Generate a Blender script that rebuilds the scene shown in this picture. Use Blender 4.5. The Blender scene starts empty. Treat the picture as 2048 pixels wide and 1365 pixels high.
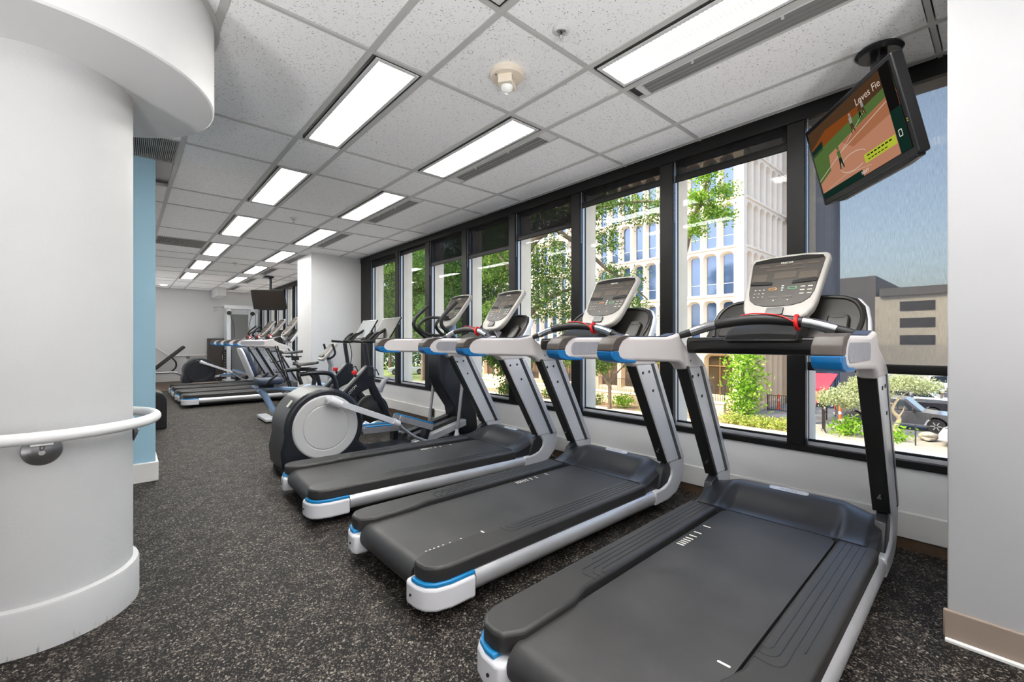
import bpy, bmesh, math, random
from mathutils import Vector, Matrix, Euler
R = math.radians
PI = math.pi
random.seed(7)
scene = bpy.context.scene
COL = scene.collection

# ------------------------------------------------------------------ camera
CAM_YAW = 0.7223
cam_d = bpy.data.cameras.new('camera')
cam_d.sensor_width = 36.0
cam_d.lens = 36.0 * 880.0 / 2048.0
cam_d.clip_start = 0.02
cam_d.clip_end = 600
cam = bpy.data.objects.new('camera', cam_d)
COL.objects.link(cam)
cam.location = (0, 0, 1.2)
cam.rotation_euler = (PI / 2, 0, -CAM_YAW)
scene.camera = cam

# ------------------------------------------------------------------ world, sun, exposure
world = bpy.data.worlds.new('sky')
scene.world = world
world.use_nodes = True
wn = world.node_tree
wn.nodes.clear()
wo = wn.nodes.new('ShaderNodeOutputWorld')
wb = wn.nodes.new('ShaderNodeBackground')
ws = wn.nodes.new('ShaderNodeTexSky')
ws.sky_type = 'NISHITA'
ws.sun_disc = False
ws.sun_elevation = R(52)
ws.sun_rotation = R(300)
ws.air_density = 0.8
ws.dust_density = 5.0
ws.ozone_density = 1.0
wb.inputs['Strength'].default_value = 0.47
wn.links.new(ws.outputs[0], wb.inputs[0])
wn.links.new(wb.outputs[0], wo.inputs[0])

sun_d = bpy.data.lights.new('sun', 'SUN')
sun_d.energy = 1.95
sun_d.angle = R(0.6)
sun_d.color = (1.0, 0.93, 0.82)
sun = bpy.data.objects.new('sun', sun_d)
COL.objects.link(sun)
sun.rotation_euler = Vector((0.62, -0.42, -0.80)).to_track_quat('-Z', 'Y').to_euler()

LAMP = 92.0          # strength of the ceiling light lenses
FILL = 74.0       # strength of the added unseen fill lights
scene.view_settings.view_transform = 'Standard'
scene.view_settings.look = 'None'
scene.view_settings.gamma = 1.0
scene.view_settings.use_curve_mapping = False
scene.view_settings.exposure = 0.60
scene.cycles.use_denoising = True
scene.cycles.max_bounces = 10
scene.cycles.diffuse_bounces = 6
scene.cycles.glossy_bounces = 4
scene.cycles.transmission_bounces = 6
scene.cycles.transparent_max_bounces = 16
scene.cycles.sample_clamp_indirect = 6.0
scene.cycles.caustics_reflective = False
scene.cycles.caustics_refractive = False

# ------------------------------------------------------------------ helpers
def lin(c):
    return tuple((x / 12.92 if x <= 0.04045 else ((x + 0.055) / 1.055) ** 2.4) for x in (v / 255.0 for v in c))

MATS = {}
def mat(name, rgb, rough=0.5, metal=0.0, var=0.0, vscale=6.0, bump=0.0, bscale=40.0, spec=0.5, coat=0.0, trans=0.0):
    """principled material; var = tone variation by noise, bump = fine relief"""
    if name in MATS:
        return MATS[name]
    m = bpy.data.materials.new(name)
    m.use_nodes = True
    nt = m.node_tree
    b = nt.nodes['Principled BSDF']
    c = lin(rgb)
    b.inputs['Base Color'].default_value = (*c, 1)
    b.inputs['Roughness'].default_value = rough
    b.inputs['Metallic'].default_value = metal
    b.inputs['Specular IOR Level'].default_value = spec
    if coat:
        b.inputs['Coat Weight'].default_value = coat
        b.inputs['Coat Roughness'].default_value = 0.1
    tc = nt.nodes.new('ShaderNodeTexCoord')
    if var:
        n = nt.nodes.new('ShaderNodeTexNoise')
        n.inputs['Scale'].default_value = vscale
        n.inputs['Detail'].default_value = 5
        nt.links.new(tc.outputs['Object'], n.inputs['Vector'])
        r = nt.nodes.new('ShaderNodeValToRGB')
        r.color_ramp.elements[0].position = 0.3
        r.color_ramp.elements[1].position = 0.7
        r.color_ramp.elements[0].color = (*[x * (1 - var) for x in c], 1)
        r.color_ramp.elements[1].color = (*[min(1, x * (1 + var)) for x in c], 1)
        nt.links.new(n.outputs['Fac'], r.inputs[0])
        nt.links.new(r.outputs[0], b.inputs['Base Color'])
    if bump:
        n2 = nt.nodes.new('ShaderNodeTexNoise')
        n2.inputs['Scale'].default_value = bscale
        n2.inputs['Detail'].default_value = 3
        nt.links.new(tc.outputs['Object'], n2.inputs['Vector'])
        bp = nt.nodes.new('ShaderNodeBump')
        bp.inputs['Strength'].default_value = bump
        bp.inputs['Distance'].default_value = 0.01
        nt.links.new(n2.outputs['Fac'], bp.inputs['Height'])
        nt.links.new(bp.outputs[0], b.inputs['Normal'])
    MATS[name] = m
    return m

def emis(name, rgb, strength):
    if name in MATS:
        return MATS[name]
    m = bpy.data.materials.new(name)
    m.use_nodes = True
    nt = m.node_tree
    nt.nodes.clear()
    o = nt.nodes.new('ShaderNodeOutputMaterial')
    e = nt.nodes.new('ShaderNodeEmission')
    e.inputs[0].default_value = (*lin(rgb), 1)
    e.inputs[1].default_value = strength
    nt.links.new(e.outputs[0], o.inputs[0])
    MATS[name] = m
    return m

class MB:
    """collects geometry; build() links it as one mesh object"""
    def __init__(self):
        self.v = []
        self.f = []
    def add(self, vs, fs):
        n = len(self.v)
        self.v += [tuple(p) for p in vs]
        self.f += [tuple(i + n for i in f) for f in fs]
        return self
    def box(self, x0, x1, y0, y1, z0, z1):
        return self.add([(x0, y0, z0), (x1, y0, z0), (x1, y1, z0), (x0, y1, z0), (x0, y0, z1), (x1, y0, z1), (x1, y1, z1), (x0, y1, z1)],
                        [(0, 3, 2, 1), (4, 5, 6, 7), (0, 1, 5, 4), (1, 2, 6, 5), (2, 3, 7, 6), (3, 0, 4, 7)])
    def obox(self, c, s, M=None):
        """box of size s centred at c, turned by M (3x3) about c"""
        vs = []
        for dx, dy, dz in ((-1, -1, -1), (1, -1, -1), (1, 1, -1), (-1, 1, -1), (-1, -1, 1), (1, -1, 1), (1, 1, 1), (-1, 1, 1)):
            d = Vector((dx * s[0] / 2, dy * s[1] / 2, dz * s[2] / 2))
            if M is not None:
                d = M @ d
            vs.append(Vector(c) + d)
        return self.add(vs, [(0, 3, 2, 1), (4, 5, 6, 7), (0, 1, 5, 4), (1, 2, 6, 5), (2, 3, 7, 6), (3, 0, 4, 7)])
    def prism(self, poly, axis, a0, a1):
        """extrude a 2-d outline; axis 'y': poly is (x, z); 'z': (x, y); 'x': (y, z)"""
        n = len(poly)
        def P(p, a):
            return {'y': (p[0], a, p[1]), 'z': (p[0], p[1], a), 'x': (a, p[0], p[1])}[axis]
        area = sum(poly[i][0] * poly[(i + 1) % n][1] - poly[(i + 1) % n][0] * poly[i][1] for i in range(n))
        if (area > 0) == (axis == 'y'):
            poly = poly[::-1]
        if a0 > a1:
            a0, a1 = a1, a0
        vs = [P(p, a0) for p in poly] + [P(p, a1) for p in poly]
        fs = [tuple(range(n - 1, -1, -1)), tuple(range(n, 2 * n))]
        fs += [(i, (i + 1) % n, n + (i + 1) % n, n + i) for i in range(n)]
        return self.add(vs, fs)
    def tube(self, path, r, n=10, closed=False, flat=1.0):
        """round bar along a path; r may be a list; flat squashes the second cross axis"""
        path = [Vector(p) for p in path]
        k = len(path)
        rr = r if isinstance(r, (list, tuple)) else [r] * k
        rings = []
        prev = None
        for i, p in enumerate(path):
            if closed:
                t = path[(i + 1) % k] - path[i - 1]
            else:
                t = path[min(i + 1, k - 1)] - path[max(i - 1, 0)]
            t.normalize()
            if prev is None:
                a = Vector((0, 0, 1)) if abs(t.z) < 0.9 else Vector((1, 0, 0))
                u = t.cross(a).normalized()
            else:
                u = (prev - t * prev.dot(t)).normalized()
            prev = u
            w = t.cross(u)
            rings.append([p + u * (math.cos(2 * PI * j / n) * rr[i]) + w * (math.sin(2 * PI * j / n) * rr[i] * flat) for j in range(n)])
        base = len(self.v)
        for rg in rings:
            self.v += [tuple(q) for q in rg]
        seg = k if closed else k - 1
        for i in range(seg):
            a = base + i * n
            b = base + ((i + 1) % k) * n
            for j in range(n):
                self.f.append((a + j, a + (j + 1) % n, b + (j + 1) % n, b + j))
        if not closed:
            self.f.append(tuple(base + j for j in range(n - 1, -1, -1)))
            self.f.append(tuple(base + (k - 1) * n + j for j in range(n)))
        return self
    def cyl(self, p0, p1, r, n=16):
        return self.tube([p0, p1], r, n)
    def lathe(self, prof, n=24, origin=(0, 0, 0), M=None, cap=True):
        """spin (r, z) outline about z"""
        base = len(self.v)
        o = Vector(origin)
        for (r, z) in prof:
            for j in range(n):
                a = 2 * PI * j / n
                q = Vector((r * math.cos(a), r * math.sin(a), z))
                if M is not None:
                    q = M @ q
                self.v.append(tuple(o + q))
        k = len(prof)
        for i in range(k - 1):
            for j in range(n):
                self.f.append((base + i * n + j, base + i * n + (j + 1) % n, base + (i + 1) * n + (j + 1) % n, base + (i + 1) * n + j))
        if cap:
            self.f.append(tuple(base + j for j in range(n - 1, -1, -1)))
            self.f.append(tuple(base + (k - 1) * n + j for j in range(n)))
        return self
    def grid(self, fn, nu, nv):
        """surface fn(u, v) -> xyz with u, v in 0..1"""
        base = len(self.v)
        for i in range(nu + 1):
            for j in range(nv + 1):
                self.v.append(tuple(fn(i / nu, j / nv)))
        for i in range(nu):
            for j in range(nv):
                a = base + i * (nv + 1) + j
                self.f.append((a, a + nv + 1, a + nv + 2, a + 1))
        return self
    def xf(self, M):
        self.v = [tuple(M @ Vector(p)) for p in self.v]
        return self
    def build(self, name, material, parent=None, bevel=0.0, seg=2, smooth=True, ang=38):
        me = bpy.data.meshes.new(name)
        me.from_pydata(self.v, [], self.f)
        me.update()
        if smooth:
            me.polygons.foreach_set('use_smooth', [True] * len(me.polygons))
            me.set_sharp_from_angle(angle=R(ang))
        if isinstance(material, str):
            material = MATS[material]
        me.materials.append(material)
        o = bpy.data.objects.new(name, me)
        COL.objects.link(o)
        if parent is not None:
            o.parent = parent
        if bevel:
            b = o.modifiers.new('bevel', 'BEVEL')
            b.width = bevel
            b.segments = seg
            b.limit_method = 'ANGLE'
            b.angle_limit = R(30)
            b.harden_normals = False
        return o

def tag(o, label=None, cat=None, group=None, kind=None):
    if label:
        o['label'] = label
    if cat:
        o['category'] = cat
    if group:
        o['group'] = group
    if kind:
        o['kind'] = kind
    return o

def empty(name, loc=(0, 0, 0), rz=0.0, label=None, cat=None, group=None, kind=None):
    o = bpy.data.objects.new(name, None)
    o.empty_display_size = 0.1
    COL.objects.link(o)
    o.location = loc
    o.rotation_euler = (0, 0, rz)
    return tag(o, label, cat, group, kind)

def kids(o):
    return [c for c in bpy.data.objects if c.parent == o]

def copy_tree(o, parent=None):
    c = o.copy()
    COL.objects.link(c)
    c.parent = parent
    for ch in kids(o):
        copy_tree(ch, c)
    return c

def text(body, size, loc, rot, material, parent, name='lettering', depth=0.0006, align='CENTER', shear=0.0):
    cu = bpy.data.curves.new(name, 'FONT')
    cu.body = body
    cu.size = size
    cu.align_x = align
    cu.align_y = 'CENTER'
    cu.extrude = depth
    cu.shear = shear
    cu.resolution_u = 3
    tmp = bpy.data.objects.new(name, cu)
    me = bpy.data.meshes.new_from_object(tmp)
    me.name = name
    bpy.data.objects.remove(tmp)
    me.materials.clear()
    me.materials.append(MATS[material] if isinstance(material, str) else material)
    o = bpy.data.objects.new(name, me)
    COL.objects.link(o)
    o.matrix_local = Matrix.Translation(loc) @ rot.to_4x4()
    if parent:
        o.parent = parent
    return o

def rrect(w, h, r, n=5, cx=0.0, cy=0.0):
    """rounded rectangle outline"""
    r = min(r, w / 2 - 1e-4, h / 2 - 1e-4)
    out = []
    for (sx, sy, a0) in ((1, 1, 0), (-1, 1, 90), (-1, -1, 180), (1, -1, 270)):
        for i in range(n + 1):
            a = R(a0 + 90 * i / n)
            out.append((cx + sx * (w / 2 - r) + r * math.cos(a), cy + sy * (h / 2 - r) + r * math.sin(a)))
    return out

def circle(r, n=32, cx=0.0, cy=0.0):
    return [(cx + r * math.cos(2 * PI * i / n), cy + r * math.sin(2 * PI * i / n)) for i in range(n)]

def smooth_path(pts, sub=6):
    """Catmull-Rom through the points"""
    P = [Vector(p) for p in pts]
    out = []
    for i in range(len(P) - 1):
        p0, p1, p2, p3 = P[max(i - 1, 0)], P[i], P[i + 1], P[min(i + 2, len(P) - 1)]
        for k in range(sub):
            t = k / sub
            out.append(0.5 * ((2 * p1) + (p2 - p0) * t + (2 * p0 - 5 * p1 + 4 * p2 - p3) * t * t + (3 * p1 - p0 - 3 * p2 + p3) * t ** 3))
    out.append(P[-1])
    return out

def sstep(a, b, x):
    t = max(0.0, min(1.0, (x - a) / (b - a)))
    return t * t * (3 - 2 * t)

# ------------------------------------------------------------------ materials
def node_mat(name):
    m = bpy.data.materials.new(name)
    m.use_nodes = True
    MATS[name] = m
    return m, m.node_tree, m.node_tree.nodes['Principled BSDF']

def N(nt, kind, **inp):
    n = nt.nodes.new(kind)
    for k, v in inp.items():
        n.inputs[k.replace('_', ' ')].default_value = v
    return n

def ramp(nt, src, stops):
    r = nt.nodes.new('ShaderNodeValToRGB')
    e = r.color_ramp.elements
    while len(e) < len(stops):
        e.new(0.5)
    for i, (p, c) in enumerate(stops):
        e[i].position = p
        e[i].color = (*c, 1) if len(c) == 3 else c
    nt.links.new(src, r.inputs[0])
    return r

def mixc(nt, fac, a, b):
    m = nt.nodes.new('ShaderNodeMix')
    m.data_type = 'RGBA'
    for sock, val in ((m.inputs[0], fac), (m.inputs[6], a), (m.inputs[7], b)):
        if hasattr(val, 'is_linked') or hasattr(val, 'links'):
            nt.links.new(val, sock)
        else:
            sock.default_value = val if not isinstance(val, tuple) else (*val, 1)
    return m.outputs[2]

# speckled rubber floor
m, nt, b = node_mat('rubber_floor')
tc = nt.nodes.new('ShaderNodeTexCoord')
v1 = N(nt, 'ShaderNodeTexVoronoi', Scale=150.0)
v2 = N(nt, 'ShaderNodeTexVoronoi', Scale=270.0)
wz = N(nt, 'ShaderNodeTexNoise', Scale=60.0, Detail=2.0)
nt.links.new(tc.outputs['Object'], wz.inputs['Vector'])
vadd = nt.nodes.new('ShaderNodeVectorMath'); vadd.operation = 'MULTIPLY_ADD'
vadd.inputs[1].default_value = (0.014, 0.014, 0.0)
nt.links.new(wz.outputs['Color'], vadd.inputs[0]); nt.links.new(tc.outputs['Object'], vadd.inputs[2])
for v in (v1, v2):
    nt.links.new(vadd.outputs[0], v.inputs['Vector'])
cl = N(nt, 'ShaderNodeTexNoise', Scale=9.0, Detail=4.0, Roughness=0.7)
nt.links.new(tc.outputs['Object'], cl.inputs['Vector'])
sep1 = nt.nodes.new('ShaderNodeSeparateColor'); nt.links.new(v1.outputs['Color'], sep1.inputs[0])
sep2 = nt.nodes.new('ShaderNodeSeparateColor'); nt.links.new(v2.outputs['Color'], sep2.inputs[0])
def flecks(sep, bias):
    a = nt.nodes.new('ShaderNodeMath'); a.operation = 'MULTIPLY_ADD'
    nt.links.new(cl.outputs['Fac'], a.inputs[0]); a.inputs[1].default_value = 0.75
    nt.links.new(sep.outputs[0], a.inputs[2])
    g = nt.nodes.new('ShaderNodeMath'); g.operation = 'GREATER_THAN'
    nt.links.new(a.outputs[0], g.inputs[0]); g.inputs[1].default_value = bias
    return g.outputs[0]
f1 = flecks(sep1, 1.20); f2 = flecks(sep2, 1.21)
fc1 = ramp(nt, sep1.outputs[1], [(0.0, lin((56, 50, 46))), (0.5, lin((90, 83, 76))), (1.0, lin((148, 140, 131)))])
fc2 = ramp(nt, sep2.outputs[1], [(0.0, lin((48, 43, 39))), (1.0, lin((110, 102, 94)))])
c1 = mixc(nt, f2, lin((20, 18, 17)), fc2.outputs[0])
c2 = mixc(nt, f1, c1, fc1.outputs[0])
nt.links.new(c2, b.inputs['Base Color'])
b.inputs['Roughness'].default_value = 0.62
b.inputs['Specular IOR Level'].default_value = 0.18
bp = N(nt, 'ShaderNodeBump', Strength=0.25, Distance=0.004)
nt.links.new(cl.outputs['Fac'], bp.inputs['Height'])
nt.links.new(bp.outputs[0], b.inputs['Normal'])

# fissured acoustic ceiling tile
m, nt, b = node_mat('acoustic_tile')
tc = nt.nodes.new('ShaderNodeTexCoord')
geo = nt.nodes.new('ShaderNodeNewGeometry')
n1 = N(nt, 'ShaderNodeTexNoise', Scale=110.0, Detail=2.0, Roughness=0.6)
n2 = N(nt, 'ShaderNodeTexNoise', Scale=48.0, Detail=3.0, Roughness=0.75, Distortion=1.5)
for n in (n1, n2):
    nt.links.new(geo.outputs['Position'], n.inputs['Vector'])
r1 = ramp(nt, n1.outputs['Fac'], [(0.315, (0, 0, 0)), (0.355, (1, 1, 1))])
r2 = ramp(nt, n2.outputs['Fac'], [(0.305, (0, 0, 0)), (0.345, (1, 1, 1))])
mm = nt.nodes.new('ShaderNodeMath'); mm.operation = 'MULTIPLY'
nt.links.new(r1.outputs[0], mm.inputs[0]); nt.links.new(r2.outputs[0], mm.inputs[1])
col = mixc(nt, mm.outputs[0], lin((140, 138, 136)), lin((250, 250, 251)))
nt.links.new(col, b.inputs['Base Color'])
b.inputs['Roughness'].default_value = 0.95
b.inputs['Specular IOR Level'].default_value = 0.1
bp = N(nt, 'ShaderNodeBump', Strength=0.5, Distance=0.003)
nt.links.new(mm.outputs[0], bp.inputs['Height']); nt.links.new(bp.outputs[0], b.inputs['Normal'])

# prismatic light lens
m = bpy.data.materials.new('light_lens'); m.use_nodes = True; MATS['light_lens'] = m
nt = m.node_tree; nt.nodes.clear()
o = nt.nodes.new('ShaderNodeOutputMaterial'); e = nt.nodes.new('ShaderNodeEmission')
tc = nt.nodes.new('ShaderNodeTexCoord')
sx = nt.nodes.new('ShaderNodeSeparateXYZ'); nt.links.new(tc.outputs['Object'], sx.inputs[0])
def tri(sock, freq):
    a = nt.nodes.new('ShaderNodeMath'); a.operation = 'MULTIPLY'; nt.links.new(sock, a.inputs[0]); a.inputs[1].default_value = freq
    p = nt.nodes.new('ShaderNodeMath'); p.operation = 'PINGPONG'; nt.links.new(a.outputs[0], p.inputs[0]); p.inputs[1].default_value = 0.5
    return p.outputs[0]
tx = tri(sx.outputs[0], 62.0); ty = tri(sx.outputs[1], 44.0)
mul = nt.nodes.new('ShaderNodeMath'); mul.operation = 'MULTIPLY'; nt.links.new(tx, mul.inputs[0]); nt.links.new(ty, mul.inputs[1])
# two tubes behind the lens make two brighter bands
ab = nt.nodes.new('ShaderNodeMath'); ab.operation = 'ABSOLUTE'; nt.links.new(sx.outputs[0], ab.inputs[0])
band = ramp(nt, ab.outputs[0], [(0.0, (0.72, 0.72, 0.72)), (0.06, (1, 1, 1)), (0.12, (0.8, 0.8, 0.8))])
pr = ramp(nt, mul.outputs[0], [(0.03, (0.0080, 0.0076, 0.0060)), (0.20, (1.0, 0.99, 0.945))])
mx = nt.nodes.new('ShaderNodeMix'); mx.data_type = 'RGBA'; mx.blend_type = 'MULTIPLY'; mx.inputs[0].default_value = 1.0
nt.links.new(pr.outputs[0], mx.inputs[6]); nt.links.new(band.outputs[0], mx.inputs[7])
nt.links.new(mx.outputs[2], e.inputs[0]); e.inputs[1].default_value = LAMP
nt.links.new(e.outputs[0], o.inputs[0])

# window glass
m = bpy.data.materials.new('window_glass'); m.use_nodes = True; MATS['window_glass'] = m
nt = m.node_tree; nt.nodes.clear()
o = nt.nodes.new('ShaderNodeOutputMaterial')
tr = nt.nodes.new('ShaderNodeBsdfTransparent'); tr.inputs[0].default_value = (0.95, 0.97, 0.96, 1)
gl = nt.nodes.new('ShaderNodeBsdfGlossy'); gl.inputs['Roughness'].default_value = 0.01
lw = nt.nodes.new('ShaderNodeLayerWeight'); lw.inputs[0].default_value = 0.5
pw_ = nt.nodes.new('ShaderNodeMath'); pw_.operation = 'POWER'; nt.links.new(lw.outputs['Facing'], pw_.inputs[0]); pw_.inputs[1].default_value = 4.0
fr = nt.nodes.new('ShaderNodeMath'); fr.operation = 'MULTIPLY_ADD'; nt.links.new(pw_.outputs[0], fr.inputs[0]); fr.inputs[1].default_value = 0.35; fr.inputs[2].default_value = 0.015
mx = nt.nodes.new('ShaderNodeMixShader')
nt.links.new(fr.outputs[0], mx.inputs[0]); nt.links.new(tr.outputs[0], mx.inputs[1]); nt.links.new(gl.outputs[0], mx.inputs[2])
nt.links.new(mx.outputs[0], o.inputs[0])

# woven solar-screen shade cloth: open weave plus yarn
def screen_cloth(name, o0, o1, yarn, back):
    m = bpy.data.materials.new(name); m.use_nodes = True; MATS[name] = m
    nt = m.node_tree; nt.nodes.clear()
    o = nt.nodes.new('ShaderNodeOutputMaterial')
    tc = nt.nodes.new('ShaderNodeTexCoord')
    mp = nt.nodes.new('ShaderNodeMapping'); mp.inputs['Scale'].default_value = (1, 420, 22)
    nt.links.new(tc.outputs['Object'], mp.inputs[0])
    nz = N(nt, 'ShaderNodeTexNoise', Scale=1.0, Detail=3.0, Roughness=0.7)
    nt.links.new(mp.outputs[0], nz.inputs['Vector'])
    mp2 = nt.nodes.new('ShaderNodeMapping'); mp2.inputs['Scale'].default_value = (1, 200, 300)
    nt.links.new(tc.outputs['Object'], mp2.inputs[0])
    nz2 = N(nt, 'ShaderNodeTexNoise', Scale=1.0, Detail=2.0)
    nt.links.new(mp2.outputs[0], nz2.inputs['Vector'])
    av = nt.nodes.new('ShaderNodeMath'); av.operation = 'MULTIPLY_ADD'
    nt.links.new(nz2.outputs['Fac'], av.inputs[0]); av.inputs[1].default_value = 0.4
    nt.links.new(nz.outputs['Fac'], av.inputs[2])
    opn = ramp(nt, av.outputs[0], [(0.45, (o0,) * 3), (0.95, (o1,) * 3)])
    tr = nt.nodes.new('ShaderNodeBsdfTransparent'); tr.inputs[0].default_value = (1.0, 0.96, 0.90, 1)
    df = nt.nodes.new('ShaderNodeBsdfDiffuse'); df.inputs[0].default_value = (*lin(yarn), 1)
    tl = nt.nodes.new('ShaderNodeBsdfTranslucent'); tl.inputs[0].default_value = (*lin(back), 1)
    ad = nt.nodes.new('ShaderNodeMixShader'); ad.inputs[0].default_value = 0.5
    nt.links.new(df.outputs[0], ad.inputs[1]); nt.links.new(tl.outputs[0], ad.inputs[2])
    mx = nt.nodes.new('ShaderNodeMixShader')
    nt.links.new(opn.outputs[0], mx.inputs[0]); nt.links.new(ad.outputs[0], mx.inputs[1]); nt.links.new(tr.outputs[0], mx.inputs[2])
    nt.links.new(mx.outputs[0], o.inputs[0])
screen_cloth('screen_cloth', 0.10, 0.34, (30, 31, 35), (60, 61, 66))
screen_cloth('screen_cloth_light', 0.52, 0.64, (70, 71, 74), (140, 140, 142))

mat('wall_white', (216, 216, 217), 0.6, var=0.012, vscale=1.5, bump=0.05, bscale=120)
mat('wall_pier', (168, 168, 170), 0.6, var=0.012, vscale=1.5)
mat('wall_scuffed', (196, 196, 197), 0.6, var=0.02, vscale=2.5, bump=0.06, bscale=90)
m, nt, b = node_mat('column_base_paint')
geo = nt.nodes.new('ShaderNodeNewGeometry')
mp = nt.nodes.new('ShaderNodeMapping'); mp.inputs['Scale'].default_value = (55, 55, 9)
nt.links.new(geo.outputs['Position'], mp.inputs[0])
n1 = N(nt, 'ShaderNodeTexNoise', Scale=1.0, Detail=4.0, Roughness=0.7); nt.links.new(mp.outputs[0], n1.inputs['Vector'])
sz = nt.nodes.new('ShaderNodeSeparateXYZ'); nt.links.new(geo.outputs['Position'], sz.inputs[0])
hz = ramp(nt, sz.outputs[2], [(0.0, (0.30, 0.30, 0.30)), (0.05, (0.12, 0.12, 0.12)), (0.16, (0.0, 0.0, 0.0))])
ad_ = nt.nodes.new('ShaderNodeMath'); ad_.operation = 'ADD'; nt.links.new(n1.outputs['Fac'], ad_.inputs[0]); nt.links.new(hz.outputs[0], ad_.inputs[1])
sc_ = ramp(nt, ad_.outputs[0], [(0.80, (0, 0, 0)), (0.95, (0.7, 0.7, 0.7))])
nt.links.new(mixc(nt, sc_.outputs[0], lin((196, 196, 197)), lin((120, 115, 110))), b.inputs['Base Color'])
b.inputs['Roughness'].default_value = 0.55
mat('wall_blue', (162, 200, 220), 0.6, var=0.012, vscale=1.5)
mat('trim_white', (232, 231, 229), 0.45, var=0.015, vscale=4)
mat('trim_taupe', (146, 130, 119), 0.5, var=0.05, vscale=6)
mat('wood_strip', (92, 74, 58), 0.6, var=0.3, vscale=14)
mat('tbar', (188, 188, 186), 0.5)
mat('tbar_shadow', (40, 40, 40), 0.8)
mat('light_trim', (205, 206, 206), 0.45)
mat('black_gap', (24, 24, 23), 0.7)
mat('vent_grey', (122, 122, 121), 0.5)
mat('vent_white', (206, 206, 206), 0.5)
mat('vent_dark', (46, 46, 46), 0.7)
mat('grille_grey', (158, 155, 152), 0.6)
mat('black_frame', (13, 12, 11), 0.45, var=0.1, vscale=3, spec=0.3)
mat('silver_jamb', (205, 205, 210), 0.35, metal=0.3)
mat('concrete_fin', (236, 227, 213), 0.8, var=0.05, vscale=5)
mat('chain_white', (225, 225, 225), 0.4)
mat('cream_plastic', (228, 217, 200), 0.45)
mat('clear_plastic', (225, 226, 224), 0.12, spec=0.8)
mat('chrome', (205, 207, 210), 0.18, metal=1.0)
mat('brushed_steel', (158, 158, 160), 0.3, metal=0.9, var=0.1, vscale=12)
mat('rail_white', (232, 232, 232), 0.32)
# machines
mat('belt_black', (48, 47, 48), 0.5, var=0.32, vscale=3.5, bump=0.12, bscale=400)
mat('cover_black', (44, 43, 43), 0.46, var=0.06, vscale=5, bump=0.05, bscale=300)
mat('hood_black', (40, 41, 45), 0.34, var=0.04, vscale=4)
mat('gloss_black', (13, 12, 12), 0.25)
mat('plastic_black', (23, 22, 22), 0.42)
mat('rubber_black', (17, 17, 18), 0.6)
mat('tray_brown', (25, 21, 18), 0.36)
mat('silver_paint', (216, 217, 222), 0.34, metal=0.12)
mat('alu_rail', (208, 209, 213), 0.3, metal=0.55, var=0.05, vscale=10)
mat('arm_silver', (203, 198, 198), 0.42, metal=0.15)
mat('recess_grey', (140, 140, 147), 0.4, var=0.1, vscale=18)
mat('cap_white', (216, 216, 221), 0.34)
mat('grip_taupe', (68, 61, 57), 0.45, var=0.08, vscale=15)
mat('accent_blue', (6, 96, 154), 0.32)
mat('accent_blue_light', (16, 128, 188), 0.4)
mat('console_frame', (164, 160, 155), 0.4)
mat('console_face', (46, 40, 35), 0.38, var=0.04, vscale=8)
mat('console_display', (74, 65, 56), 0.3)
mat('label_white', (226, 224, 214), 0.5)
mat('button_light', (188, 182, 168), 0.4)
mat('button_orange', (206, 140, 60), 0.4)
mat('button_green', (96, 168, 120), 0.4)
mat('safety_red', (210, 20, 24), 0.4)
mat('tag_grey', (190, 190, 192), 0.35, metal=0.4)
mat('disc_grey', (190, 190, 191), 0.5)
mat('housing_dark', (29, 32, 39), 0.3)
mat('frame_navy', (25, 28, 36), 0.35)
mat('saddle_black', (40, 38, 38), 0.5)
mat('light_blue_paint', (150, 176, 206), 0.35, metal=0.2)
mat('seat_navy', (52, 62, 84), 0.6)
mat('screen_grey', (128, 130, 134), 0.4, spec=0.2)
mat('screen_dark', (38, 33, 28), 0.35, spec=0.2)
mat('bench_black', (30, 29, 29), 0.5)
mat('steel_tube', (176, 176, 178), 0.3, metal=0.7)
mat('wood_box', (150, 112, 72), 0.6, var=0.2, vscale=20)
mat('cabinet_dark', (58, 50, 44), 0.5)
mat('red_knob', (200, 28, 30), 0.3)
mat('tv_black', (17, 17, 19), 0.25)

# ================================================================== THE ROOM
H = 2.76            # ceiling height
WX = 3.40           # inner face of the window wall
YB = 16.5           # back wall
PY = 0.17           # near pier edge

def struct(o, label=None):
    o['kind'] = 'structure'
    if label:
        o['label'] = label
    return o

struct(MB().box(-4.0, WX + 0.2, -3.6, 13.3, -0.12, 0.0).build('floor', 'rubber_floor', smooth=False), 'black rubber gym floor with grey and tan flecks')
mat('floor_brown', (84, 64, 48), 0.5, var=0.15, vscale=10)
struct(MB().box(0.2, WX + 0.2, 13.3, YB + 0.2, -0.12, 0.0).build('floor_back', 'floor_brown', smooth=False), 'brown floor area by the back wall')
struct(MB().box(0.2, WX, 13.27, 13.33, 0.0, 0.006).build('trim_1', 'rubber_black', smooth=False), 'dark edging strip where brown floor begins')

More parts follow.
